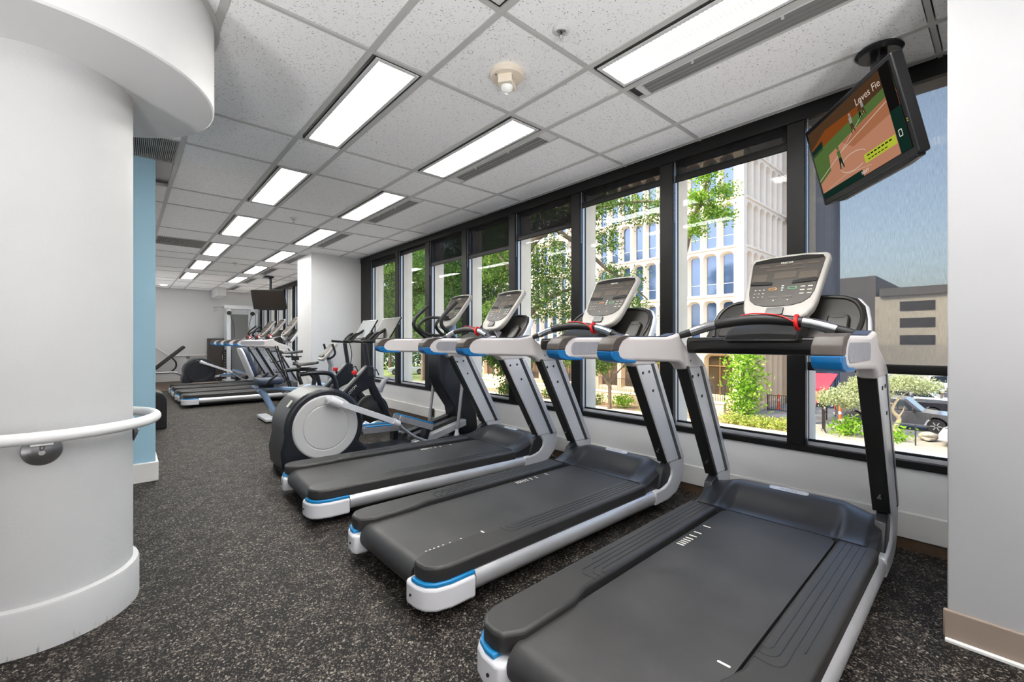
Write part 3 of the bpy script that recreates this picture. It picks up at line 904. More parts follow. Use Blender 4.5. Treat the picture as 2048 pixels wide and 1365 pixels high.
# ceiling arm of the television
TI = TM.inverted()
def in_tv(q):
    q.xf(TI); return q
in_tv(MB().lathe([(0.0, 0.0), (0.10, 0.0), (0.105, -0.012), (0.09, -0.03), (0.0, -0.032)], 28, origin=(3.04, 0.47, H), cap=False)).build('ceiling_plate', 'tv_black', tvo)
in_tv(MB().prism(rrect(0.075, 0.05, 0.012), 'z', 2.16, H - 0.02).xf(Matrix.Translation((3.03, 0.47, 0)) @ Matrix.Rotation(R(38), 4, 'Z'))).build('mount_pole', 'tv_black', tvo)
in_tv(MB().tube([(3.03, 0.47, 2.2), (3.02, 0.50, 2.26)], 0.04, 10)).build('tilt_joint', 'tv_black', tvo)

# far television pair on the ceiling
def far_tv(c, nrm, label):
    n2 = Vector(nrm).normalized(); ax = -n2
    ay = Vector((0, 0, 1)).cross(ax).normalized(); az = ax.cross(ay)
    M = Matrix(((ax.x, ay.x, az.x, c[0]), (ax.y, ay.y, az.y, c[1]), (ax.z, ay.z, az.z, c[2]), (0, 0, 0, 1)))
    t = tv('television', M, 0.80, 0.48, label, False)
    MB().box(-0.0016, 0.001, -0.375, 0.375, -0.215, 0.215).build('screen', 'screen_dark', t, smooth=False)
    I = M.inverted()
    MB().cyl((c[0] + ax.x * 0.09, c[1] + ax.y * 0.09, c[2] - 0.1), (c[0] + ax.x * 0.09, c[1] + ax.y * 0.09, H), 0.03, 12).xf(I).build('mount_pole', 'tv_black', t)
    MB().box(c[0] - 0.1, c[0] + 0.1, c[1] - 0.1, c[1] + 0.1, H - 0.03, H - 0.001).xf(I).build('ceiling_plate', 'tv_black', t, smooth=False)
    return t
far_tv((2.62, 11.9, 2.20), (-0.62, -0.70, -0.28), 'dark television hung from the ceiling over the far treadmills')

# ---- fill lights added out of view to brighten the ceiling
emis('fill_glow', (255, 253, 251), FILL)
def fill_light(x, y, r, label):
    t = empty('fill_lamp', (x, y, 0), label=label, cat='added fill lamp', group='added fill uplighters')
    MB().lathe([(0.0, 0.0), (r + 0.05, 0.0), (r + 0.05, 0.02), (r + 0.01, 0.04), (r + 0.02, 0.30), (r + 0.05, 0.38), (r + 0.04, 0.38), (r + 0.005, 0.30), (0.0, 0.28)], 36, cap=False).build('can', 'trim_white', t)
    MB().lathe([(0.0, 0.31), (r, 0.31)], 32, cap=False).build('fill_disc', 'fill_glow', t)
fill_light(0.15, -1.5, 0.30, 'added unseen uplighter behind the camera')
fill_light(-1.2, -1.2, 0.30, 'added unseen uplighter behind and left of the camera')
fill_light(-2.4, 0.4, 0.30, 'added unseen uplighter left of the camera')
fill_light(0.405, 14.6, 0.14, 'added unseen small uplighter at the far end past the blue wall')

# ================================================================== TREADMILLS
def console_panel(par, M, lettering=True, remote=True, detail=True):
    """machine console in its own plane: local x to the user's right, y up the face, z towards the user"""
    c = empty('console'); c.parent = par; c.matrix_local = M
    half = [(0.0, 0.0), (0.07, 0.002), (0.115, 0.014), (0.15, 0.042), (0.172, 0.085), (0.182, 0.14), (0.190, 0.25), (0.198, 0.36), (0.205, 0.445), (0.200, 0.468), (0.180, 0.482), (0.10, 0.492), (0.0, 0.496)]
    out = half + [(-x, y) for x, y in half[-2:0:-1]]
    MB().prism(out, 'z', -0.045, 0.0).build('housing', 'console_frame', c, bevel=0.012, seg=3)
    fh = [(0.0, 0.098), (0.07, 0.102), (0.115, 0.118), (0.148, 0.15), (0.162, 0.20), (0.172, 0.30), (0.184, 0.43), (0.170, 0.455), (0.09, 0.468), (0.0, 0.471)]
    fo = fh + [(-x, y) for x, y in fh[-2:0:-1]]
    f = MB().prism(fo, 'z', 0.0, 0.004).build('face', 'console_face', c, bevel=0.0015, seg=1)
    MB().prism([(-0.180, 0.432), (0.180, 0.432), (0.170, 0.455), (0.09, 0.468), (-0.09, 0.468), (-0.170, 0.455)], 'z', 0.004, 0.006).build('top_strip', 'gloss_black', f)
    if not detail:
        return c
    def r(x, y, w, h, m, nm, z0=0.004, z1=0.0055, rr=0.004):
        return MB().prism(rrect(w, h, rr, 3, x, y), 'z', z0, z1).build(nm, m, f, smooth=False)
    r(-0.125, 0.315, 0.075, 0.055, 'console_display', 'readout')
    r(0.005, 0.325, 0.11, 0.05, 'console_display', 'readout')
    r(0.118, 0.315, 0.085, 0.05, 'console_display', 'readout')
    r(0.0, 0.372, 0.20, 0.012, 'console_display', 'readout')
    for x in (-0.115, -0.03, 0.055, 0.13):
        r(x, 0.403, 0.055, 0.014, 'console_display', 'readout')
    for s in (-1, 1):
        MB().prism([(s * 0.05, 0.255), (s * 0.165, 0.262), (s * 0.168, 0.282), (s * 0.15, 0.290), (s * 0.05, 0.275)], 'z', 0.004, 0.009).build('tray_slot', 'gloss_black', f, bevel=0.001, seg=1)
    for i in range(3):
        for j in range(3):
            r(-0.13 + 0.022 * i, 0.17 + 0.026 * j, 0.009, 0.006, 'button_light', 'button', rr=0.002)
    for i in range(2):
        for j in range(3):
            r(0.105 + 0.035 * i, 0.18 + 0.025 * j, 0.022, 0.006, 'button_light', 'button', rr=0.002)
    r(-0.042, 0.225, 0.042, 0.018, 'button_orange', 'button', rr=0.008); r(-0.042, 0.225, 0.034, 0.011, 'console_face', 'button', 0.0055, 0.006, 0.005)
    r(0.055, 0.225, 0.042, 0.018, 'button_green', 'button', rr=0.005); r(0.055, 0.225, 0.034, 0.011, 'console_face', 'button', 0.0055, 0.006, 0.003)
    for j in range(3):
        r(0.006, 0.212 + 0.016 * j, 0.011, 0.006, 'label_white', 'button', rr=0.002)
    r(-0.03, 0.165, 0.045, 0.012, 'console_display', 'button'); r(0.04, 0.165, 0.045, 0.012, 'console_display', 'button')
    r(-0.025, 0.140, 0.006, 0.006, 'label_white', 'button', rr=0.002); r(0.045, 0.140, 0.006, 0.006, 'label_white', 'button', rr=0.002)
    if lettering:
        text('PRECOR', 0.017, (0, 0.420, 0.0062), Matrix.Identity(3), 'label_white', f)
    if remote:
        MB().prism(rrect(0.085, 0.050, 0.008, 3, -0.005, 0.062), 'z', 0.0, 0.010).build('key_pad', 'gloss_black', c, bevel=0.002, seg=1)
    return c

def make_treadmill():
    t = empty('treadmill')
    for s in (1, -1):
        side = 'left' if s > 0 else 'right'
        # black side step with ribs
        inn = [(1.66, 0.290), (0.42, 0.290), (0.36, 0.275), (0.33, 0.264), (0.06, 0.262)]
        outp = [(-0.012, 0.30), (-0.020, 0.34), (-0.012, 0.39), (0.018, 0.428), (0.075, 0.446), (1.66, 0.446)]
        poly = [(x, s * y) for x, y in inn + outp]
        cov = MB().prism(poly, 'z', 0.160, 0.232).build('side_step', 'cover_black', t, bevel=0.014, seg=3)
        m = MB()
        for i, yy in enumerate((0.326, 0.352, 0.378, 0.404)):
            x0 = 0.56 - 0.035 * i
            if i < 3:
                rr_ = min(0.035, (yy - 0.300) * 0.9)
                arc_ = [(x0 + rr_ - rr_ * math.cos(a), yy - rr_ + rr_ * math.sin(a)) for a in [R(90 * (5 - q) / 5) for q in range(6)]]
                pts_ = [(1.64, yy)] + arc_ + [(x0 + 0.004, 0.300)]
            else:
                pts_ = [(1.64, yy), (0.62, yy)]
            m.tube([(x, s * y, 0.2322) for x, y in pts_], 0.0024, 6)
        m.build('rib', 'hood_black', cov)
        # aluminium side rail and the bend up to the post
        sec = [(s * y, z) for y, z in ((0.398, 0.085), (0.420, 0.070), (0.448, 0.078), (0.462, 0.105), (0.463, 0.135), (0.450, 0.160), (0.430, 0.170), (0.398, 0.170))]
        MB().prism(sec, 'x', 0.215, 1.742).build('side_rail', 'alu_rail', t, ang=50)
        el = [(1.745, 0.072), (1.93, 0.075), (2.04, 0.105), (2.115, 0.175), (2.150, 0.26), (2.145, 0.345), (1.935, 0.345), (1.972, 0.285), (1.965, 0.235), (1.925, 0.195), (1.86, 0.172), (1.745, 0.168)]
        MB().prism(el, 'y', s * 0.398, s * 0.463).build('rail_elbow', 'silver_paint', t, bevel=0.012, seg=3)
        MB().prism([(1.80, 0.16), (1.93, 0.19), (1.972, 0.24), (1.972, 0.285), (1.93, 0.34), (1.86, 0.30)], 'y', s * 0.40, s * 0.45).build('elbow_fill', 'hood_black', t, bevel=0.006)
        # rear end cap, white below and blue band
        cap = [(0.215, 0.30), (0.215, 0.463), (0.085, 0.463), (0.016, 0.446), (-0.022, 0.414), (-0.040, 0.365), (-0.044, 0.30), (-0.035, 0.275), (0.03, 0.262), (0.05, 0.30)]
        MB().prism([(x, s * y) for x, y in cap], 'z', 0.048, 0.150).build('end_cap', 'cap_white', t, bevel=0.014, seg=3)
        blu = [(0.215, 0.38), (0.215, 0.455), (0.085, 0.455), (0.020, 0.440), (-0.016, 0.408), (-0.032, 0.362), (-0.034, 0.315), (0.05, 0.315)]
        MB().prism([(x, s * y) for x, y in blu], 'z', 0.148, 0.168).build('blue_band', 'accent_blue_light', t, bevel=0.006)
        MB().cyl((-0.043, s * 0.33, 0.10), (-0.048, s * 0.33, 0.10), 0.006, 8).build('cap_screw', 'black_gap', t)
        # upright post: silver box, black back strip, dark groove
        up = [(1.500, 1.050), (1.905, 0.335), (2.148, 0.335), (1.760, 1.050)]
        MB().prism(up, 'y', s * 0.395, s * 0.468).build('upright', 'silver_paint', t, bevel=0.014, seg=3)
        bk = [(1.490, 1.055), (1.893, 0.340), (1.925, 0.340), (1.522, 1.055)]
        MB().prism(bk, 'y', s * 0.389, s * 0.460).build('upright_back', 'plastic_black', t, bevel=0.004)
        gr = [(1.672, 1.048), (2.055, 0.338), (2.090, 0.338), (1.706, 1.048)]
        MB().prism(gr, 'y', s * 0.3925, s * 0.40).build('upright_groove', 'hood_black', t, smooth=False)
        MB().prism(gr, 'y', s * 0.4625, s * 0.4705).build('upright_groove', 'hood_black', t, smooth=False)
        for (x, z) in ((1.575, 0.99), (1.650, 0.995), (1.700, 0.865)):
            for yy, y2 in ((0.3925, 0.400), (0.463, 0.4705)):
                MB().cyl((x, s * yy, z), (x, s * y2, z), 0.0095, 12).build('bolt', 'black_gap', t)
        MB().cyl((1.845, s * 0.425, 0.435), (1.83, s * 0.425, 0.425), 0.010, 10).build('back_bolt', 'chrome', t)
        # arm
        arm = [(0.750, 1.155), (0.760, 1.185), (0.790, 1.208), (0.845, 1.220), (1.280, 1.222), (1.385, 1.240), (1.425, 1.245), (1.450, 1.205), (1.530, 1.160), (1.640, 1.125), (1.710, 1.085), (1.766, 1.035), (1.480, 1.035), (1.455, 1.062), (1.405, 1.080), (1.300, 1.086), (0.995, 1.098), (0.815, 1.104), (0.770, 1.118), (0.753, 1.135)]
        a = MB().prism(arm, 'y', s * 0.392, s * 0.470).build('arm', 'arm_silver', t, bevel=0.016, seg=3)
        MB().prism([(0.835, 1.221), (1.28, 1.2225), (1.385, 1.2405), (1.385, 1.2445), (1.28, 1.2265), (0.835, 1.2250)], 'y', s * 0.405, s * 0.458).build('arm_pad', 'seat_navy', t)
        dk = [(0.742, 1.152), (0.751, 1.187), (0.783, 1.215), (0.845, 1.227), (0.913, 1.227), (0.873, 1.216), (0.835, 1.198), (0.810, 1.172), (0.803, 1.152)]
        MB().prism(dk, 'y', s * 0.388, s * 0.474).build('grip_end', 'grip_taupe', t, bevel=0.008, seg=3)
        bl = [(0.742, 1.152), (0.803, 1.152), (0.813, 1.130), (0.840, 1.116), (0.895, 1.1085), (0.950, 1.107), (0.957, 1.099), (0.950, 1.092), (0.815, 1.096), (0.765, 1.109), (0.745, 1.130)]
        MB().prism(bl, 'y', s * 0.388, s * 0.474).build('grip_band', 'accent_blue', t, bevel=0.007, seg=3)
        pill = rrect(0.41, 0.070, 0.034, 6, 1.06, 1.160)
        MB().prism(pill, 'y', s * 0.4695, s * 0.4725).build('arm_recess', 'recess_grey', t, smooth=False)
        MB().cyl((1.545, s * 0.3915, 1.085), (1.545, s * 0.40, 1.085), 0.006, 8).build('bolt', 'black_gap', t)
    # belt with its rear roller end
    bp = [(0.115 * 0 + 0.055 + 0.070 * math.cos(a), 0.134 + 0.070 * math.sin(a)) for a in [R(90 + 180 * i / 14) for i in range(15)]]
    belt = MB().prism(bp + [(1.80, 0.064), (1.80, 0.204)], 'y', -0.272, 0.272).build('belt', 'belt_black', t, ang=60)
    for (y, xs) in ((0.235, (1.10, 1.122, 1.144, 1.168, 1.195, 1.235, 1.29, 1.40)), (-0.235, (0.10, 0.122, 0.144, 0.168, 0.195, 0.235, 0.30, 0.43))):
        for x in xs:
            MB().prism(rrect(0.009, 0.040, 0.004, 3, x, y), 'z', 0.2035, 0.2048).build('belt_mark', 'label_white', belt, smooth=False)
    MB().box(0.16, 2.0, -0.40, 0.40, 0.035, 0.162).build('deck_frame', 'rubber_black', t, bevel=0.01)
    for x, y in ((0.12, 0.34), (0.12, -0.34), (1.9, 0.34), (1.9, -0.34)):
        MB().lathe([(0.032, 0.0), (0.034, 0.02), (0.02, 0.026), (0.015, 0.05)], 14, origin=(x, y, 0)).build('foot', 'rubber_black', t)
    # motor hood
    def hood(u, v):
        y = -0.432 + 0.864 * v
        ay = abs(y)
        x0 = 1.725 - 0.075 * sstep(0.245, 0.300, ay)
        x = x0 + (2.150 - x0) * u
        crest = 0.328 - 0.030 * sstep(0.27, 0.40, ay)
        rise = sstep(0.0, 0.56, u)
        fall = sstep(0.62, 1.0, u)
        base = 0.207 + 0.030 * sstep(0.255, 0.29, ay)
        z = base + (crest - base) * rise - (crest - 0.12) * fall
        edge = sstep(0.395, 0.432, ay)
        z -= edge * 0.02
        return (x, y, z)
    hd = MB().grid(hood, 36, 44)
    # close the sides down to the frame
    n0 = len(hd.v)
    def skirt(idx):
        base = len(hd.v)
        for i in idx:
            x, y, z = hd.v[i]
            hd.v.append((x, y, min(z, 0.16) if z > 0.16 else z - 0.02))
        for k in range(len(idx) - 1):
            hd.f.append((idx[k], idx[k + 1], base + k + 1, base + k))
    skirt([0 * 45 + j for j in range(45)][::-1])
    skirt([i * 45 + 0 for i in range(37)])
    skirt([i * 45 + 44 for i in range(37)][::-1])
    hd.build('motor_hood', 'hood_black', t, ang=60)
    # maker's plate on the hood
    px, pz = 1.955, 0.325
    Mp = Matrix.Translation((px, 0, pz)) @ Matrix(((0, 1, 0, 0), (-1, 0, 0, 0), (0, 0, 1, 0), (0, 0, 0, 1))) @ Matrix.Rotation(R(17), 4, 'X')
    pl = MB().prism(rrect(0.20, 0.034, 0.016, 6), 'z', 0.0, 0.006).xf(Mp).build('name_plate', 'tag_grey', t)
    text('PRECOR', 0.024, (0, 0, 0), Matrix.Identity(3), 'recess_grey', pl).matrix_local = Mp @ Matrix.Translation((0, 0, 0.0062))
    # cross bar and grips
    MB().prism(rrect(0.11, 0.092, 0.03, 5, 1.555, 1.175), 'y', -0.395, 0.395).build('cross_bar', 'gloss_black', t)
    MB().prism([(1.44, 1.20), (1.50, 1.255), (1.62, 1.30), (1.68, 1.22), (1.56, 1.18)], 'y', -0.17, 0.17).build('control_hub', 'plastic_black', t, bevel=0.012, seg=3)
    arc = smooth_path([(1.425, 0.40, 1.230), (1.43, 0.33, 1.250), (1.435, 0.20, 1.288), (1.445, 0.0, 1.308), (1.435, -0.20, 1.288), (1.43, -0.33, 1.250), (1.425, -0.40, 1.230)], 6)
    k = len(arc)
    MB().tube(arc, [0.018 + 0.008 * math.sin(PI * i / (k - 1)) for i in range(k)], 12).build('hand_bar', 'plastic_black', t)
    for s in (1, -1):
        seg = smooth_path([(1.4295, s * 0.33, 1.250), (1.433, s * 0.25, 1.276), (1.435, s * 0.20, 1.288)], 4)
        MB().tube(seg, 0.0255, 12).build('pulse_grip', 'chrome', t)
    # tray behind the console
    Mt = Matrix.Translation((1.735, 0, 1.195)) @ Matrix.Rotation(R(38), 4, 'Y') @ Matrix(((0, 0, -1, 0), (-1, 0, 0, 0), (0, 1, 0, 0), (0, 0, 0, 1)))
    oh = [(0.0, 0.0), (0.395, 0.0), (0.405, 0.03), (0.395, 0.15), (0.378, 0.235), (0.340, 0.295), (0.28, 0.322), (0.20, 0.330), (0.0, 0.332)]
    oo = oh + [(-x, y) for x, y in oh[-2:0:-1]]
    MB().prism(oo, 'z', -0.055, -0.004).xf(Mt).build('tray_shell', 'silver_paint', t, bevel=0.012, seg=3)
    tr = MB().prism([(x * 0.965, y * 0.955 + 0.006) for x, y in oo], 'z', -0.006, 0.006).xf(Mt).build('tray', 'tray_brown', t, bevel=0.005)
    for s in (1, -1):
        rim = [(s * 0.345, 0.03), (s * 0.362, 0.14), (s * 0.345, 0.225), (s * 0.300, 0.280), (s * 0.22, 0.302), (s * 0.12, 0.308)]
        MB().tube(smooth_path([(x, y, 0.006) for x, y in rim], 5), 0.012, 8).xf(Mt).build('tray_rim', 'tray_brown', tr)
        MB().prism(rrect(0.10, 0.15, 0.03, 5, s * 0.265, 0.09), 'z', 0.004, 0.030).xf(Mt).build('cup_holder', 'tray_brown', tr, bevel=0.010, seg=3)
        MB().prism(rrect(0.07, 0.03, 0.014, 5, s * 0.265, 0.15), 'z', 0.030, 0.032).xf(Mt).build('cup_well', 'gloss_black', tr, smooth=False)
    MB().prism(rrect(0.12, 0.10, 0.012, 4, 0, 0.06), 'z', 0.0, 0.085).xf(Mt).build('console_neck', 'silver_paint', t, bevel=0.008)
    MB().prism(rrect(0.09, 0.03, 0.006, 4, 0, 0.085), 'z', 0.085, 0.088).xf(Mt).build('neck_label', 'gloss_black', t, smooth=False)
    Mc = Matrix.Translation((1.628, 0, 1.315)) @ Matrix.Rotation(R(-35), 4, 'Y') @ Matrix(((0, 0, -1, 0), (-1, 0, 0, 0), (0, 1, 0, 0), (0, 0, 0, 1)))
    # tilt: y of the panel climbs forward and up
    Mc = Matrix.Translation((1.685, 0, 1.310)) @ Matrix(((0, math.sin(R(36)), -math.cos(R(36)), 0), (-1, 0, 0, 0), (0, math.cos(R(36)), math.sin(R(36)), 0), (0, 0, 0, 1)))
    console_panel(t, Mc)
    # safety clip
    MB().tube([(1.437 + 0.030 * math.sin(a), -0.175 + 0.012 * math.cos(a) * 0.2, 1.288 + 0.032 * math.cos(a)) for a in [2 * PI * i / 16 for i in range(16)]], 0.009, 8, closed=True).build('safety_clip', 'safety_red', t)
    MB().tube(smooth_path([(1.41, -0.17, 1.29), (1.42, -0.10, 1.325), (1.44, 0.0, 1.338), (1.45, 0.06, 1.335), (1.46, 0.12, 1.315)], 5), 0.0035, 6).build('safety_cord', 'safety_red', t)
    return t

# tray matrix helper check: local x right, y up the slope, z to the user
TREADS = [((0.95, 0.81, 0), 1.4, 'grey and black treadmill nearest the camera, at the right'),
          ((0.97, 2.05, 0), 0.5, 'grey and black treadmill in the middle of the near three'),
          ((0.94, 3.39, 0), -2.6, 'grey and black treadmill beside the elliptical with the white disc')]
tread0 = make_treadmill()
for i, (loc, rz, lab) in enumerate(TREADS):
    o = tread0 if i == 0 else copy_tree(tread0)
    o.location = loc; o.rotation_euler = (0, 0, R(rz))
    tag(o, lab, 'treadmill', 'treadmills')
FART = [((0.80, 10.15, 0), 0, 'treadmill beyond the white pier, nearest of the far three'),
        ((0.78, 11.10, 0), 0, 'treadmill beyond the white pier, middle of the far three'),
        ((0.78, 12.05, 0), 0, 'treadmill beyond the white pier, last of the far three')]
for loc, rz, lab in FART:
    o = copy_tree(tread0); o.location = loc; o.rotation_euler = (0, 0, R(rz))
    tag(o, lab, 'treadmill', 'treadmills')

# ================================================================== ELLIPTICAL TRAINERS
def make_elliptical():
    t = empty('elliptical_trainer')
    cx, cz, rr = 0.40, 0.405, 0.355
    arc = [(cx + rr * math.cos(R(a)), cz + rr * math.sin(R(a))) for a in range(-28, 196, 8)]
    poly = arc + [(0.02, 0.22), (0.035, 0.06), (0.10, 0.035), (0.80, 0.035), (0.80, 0.16)]
    hs = MB().prism(poly, 'y', -0.235, 0.235).build('drive_housing', 'housing_dark', t, bevel=0.03, seg=4)
    MB().prism(rrect(0.07, 0.05, 0.008, 3), 'z', 0, 0.003).xf(Matrix.Translation((0.115, -0.13, 0.635)) @ Matrix.Rotation(R(-52), 4, 'Y')).build('warning_label', 'label_white', hs, smooth=False)
    for s in (1, -1):
        Md = Matrix.Rotation(R(90 * s), 3, 'X')
        d = MB().lathe([(0.0, 0.012), (0.198, 0.012), (0.206, 0.006), (0.214, 0.012), (0.280, 0.014), (0.292, 0.008), (0.295, 0.0)], 56, origin=(cx, -s * 0.236, cz), M=Md, cap=False).build('cover_disc', 'disc_grey', t, ang=25)
        # link from the disc to the pedal arm
        y = -s * 0.305
        ph = 0 if s > 0 else PI
        jx, jz = cx + 0.02 * (1 if s > 0 else -1), cz + (0.25 if s > 0 else -0.25)
        ex, ez = (1.045, 0.385) if s > 0 else (1.0, 0.28)
        MB().cyl((jx, -s * 0.235, jz), (jx, y - s * 0.025, jz), 0.036, 18).build('crank_joint', 'cap_white', t, bevel=0.006)
        MB().tube([(jx - 0.02, y, jz + 0.01), (jx + 0.09, y, jz - 0.045 if s > 0 else jz + 0.02)], [0.043, 0.037], 14).build('link_sleeve', 'cap_white', t)
        L = Vector((ex - jx, 0, ez - jz)); ang = math.atan2(-L.z, L.x)
        MB().obox(((jx + ex) / 2 + 0.03, y, (jz + ez) / 2 - 0.012), (L.length - 0.06, 0.028, 0.056), Matrix.Rotation(ang, 3, 'Y')).build('link_bar', 'silver_paint', t, bevel=0.004)
        MB().tube([(ex - 0.01, y, ez + 0.005), (ex + 0.05, y, ez - 0.03)], [0.034, 0.030], 14).build('link_end', 'cap_white', t)
        low = smooth_path([(ex + 0.04, y, ez - 0.025), (1.16, y, 0.285), (1.30, y, 0.185), (1.46, y, 0.12), (1.62, y, 0.10), (1.78, y, 0.13), (1.82, y, 0.17)], 6)
        MB().tube(low, 0.017, 10).build('curved_link', 'steel_tube', t)
        MB().lathe([(0.034, 0.0), (0.030, 0.02), (0.020, 0.06), (0.018, 0.09)], 12, origin=(1.80, y, 0.12)).build('arm_foot', 'silver_paint', t)
        MB().tube([(1.805, y, 0.18), (1.862, y, 0.62), (1.90, y, 0.95)], 0.019, 10).build('arm_tube', 'steel_tube', t)
        MB().tube(smooth_path([(1.90, y, 0.93), (1.88, y, 1.08), (1.78, y, 1.22), (1.63, y, 1.34), (1.595, y, 1.40), (1.62, y, 1.47), (1.70, y, 1.55), (1.80, y, 1.635)], 6), [0.021] * 43, 10).build('handle_grip', 'rubber_black', t)
        # pedal
        px0, pz0 = (1.12, 0.40) if s > 0 else (0.90, 0.24)
        sl = R(20) if s > 0 else R(2)
        Mp = Matrix.Translation((px0, -s * 0.19, pz0)) @ Matrix.Rotation(sl, 4, 'Y')
        p = MB().box(0.0, 0.42, -0.075, 0.075, -0.03, -0.005).xf(Mp).build('pedal', 'rubber_black', t, bevel=0.008)
        for q in (-1, 1):
            MB().box(0.0, 0.42, q * 0.075 - 0.008, q * 0.075 + 0.008, -0.03, 0.04).xf(Mp).build('pedal_wall', 'recess_grey', p, bevel=0.006)
            MB().box(0.02, 0.42, q * 0.075 - 0.010, q * 0.075 + 0.010, 0.036, 0.052).xf(Mp).build('pedal_trim', 'accent_blue_light', p, bevel=0.005)
        MB().box(0.36, 0.42, -0.05, 0.05, -0.14, -0.03).xf(Mp).build('pedal_arm', 'housing_dark', p, bevel=0.006)
        # ramp track
        tr = [(1.30, 0.05), (1.98, 0.22), (1.98, 0.29), (1.32, 0.13)]
        MB().prism(tr, 'y', -s * 0.145, -s * 0.235).build('ramp_rail', 'alu_rail', t, bevel=0.005)
        MB().prism([(1.30, 0.13), (1.98, 0.29), (2.0, 0.33), (1.32, 0.17)], 'y', -s * 0.05, -s * 0.14).build('ramp_cover', 'cover_black', t, bevel=0.005)
    MB().box(0.70, 2.2, -0.13, 0.13, 0.03, 0.10).build('base_beam', 'housing_dark', t, bevel=0.012)
    MB().box(2.12, 2.24, -0.33, 0.33, 0.0, 0.08).build('front_foot', 'housing_dark', t, bevel=0.015)
    MB().box(0.06, 0.16, -0.22, 0.22, 0.0, 0.05).build('rear_foot', 'rubber_black', t, bevel=0.01)
    tow = [(1.68, 1.08), (1.68, 0.78), (1.76, 0.62), (1.90, 0.42), (1.97, 0.09), (2.24, 0.09), (2.20, 0.60), (2.05, 1.12)]
    MB().prism(tow, 'y', -0.12, 0.12).build('front_tower', 'housing_dark', t, bevel=0.02, seg=3)
    MB().tube([(1.98, 0, 1.05), (1.955, 0, 1.30), (1.93, 0, 1.44)], [0.055, 0.045, 0.04], 14).build('neck', 'light_blue_paint', t)
    MB().tube(smooth_path([(1.96, 0.0, 1.27), (1.78, 0.10, 1.265), (1.66, 0.17, 1.30), (1.60, 0.19, 1.38), (1.70, 0.16, 1.47), (1.82, 0.08, 1.475), (1.85, 0.0, 1.46)], 6), 0.018, 10).build('fixed_handle', 'rubber_black', t)
    MB().tube(smooth_path([(1.96, 0.0, 1.27), (1.78, -0.10, 1.265), (1.66, -0.17, 1.30), (1.60, -0.19, 1.38), (1.70, -0.16, 1.47), (1.82, -0.08, 1.475), (1.85, 0.0, 1.46)], 6), 0.018, 10).build('fixed_handle', 'rubber_black', t)
    a = R(36)
    Mc = Matrix.Translation((1.80, 0, 1.365)) @ Matrix(((0, math.sin(a), -math.cos(a), 0), (-1, 0, 0, 0), (0, math.cos(a), math.sin(a), 0), (0, 0, 0, 1)))
    console_panel(t, Mc, remote=False)
    return t
el0 = make_elliptical()
el0.location = (1.0, 4.42, 0)
tag(el0, 'elliptical trainer with a big pale disc, beside the third treadmill', 'elliptical', 'elliptical trainers')
for loc, lab in (((1.08, 14.2, 0), 'far elliptical trainer behind the row of far treadmills'),):
    o = copy_tree(el0); o.location = loc
    for c in o.children:
        if c.name.startswith('cover_disc'):
            c.data = c.data.copy(); c.data.materials.clear(); c.data.materials.append(MATS['housing_dark'])
    tag(o, lab, 'elliptical', 'elliptical trainers')

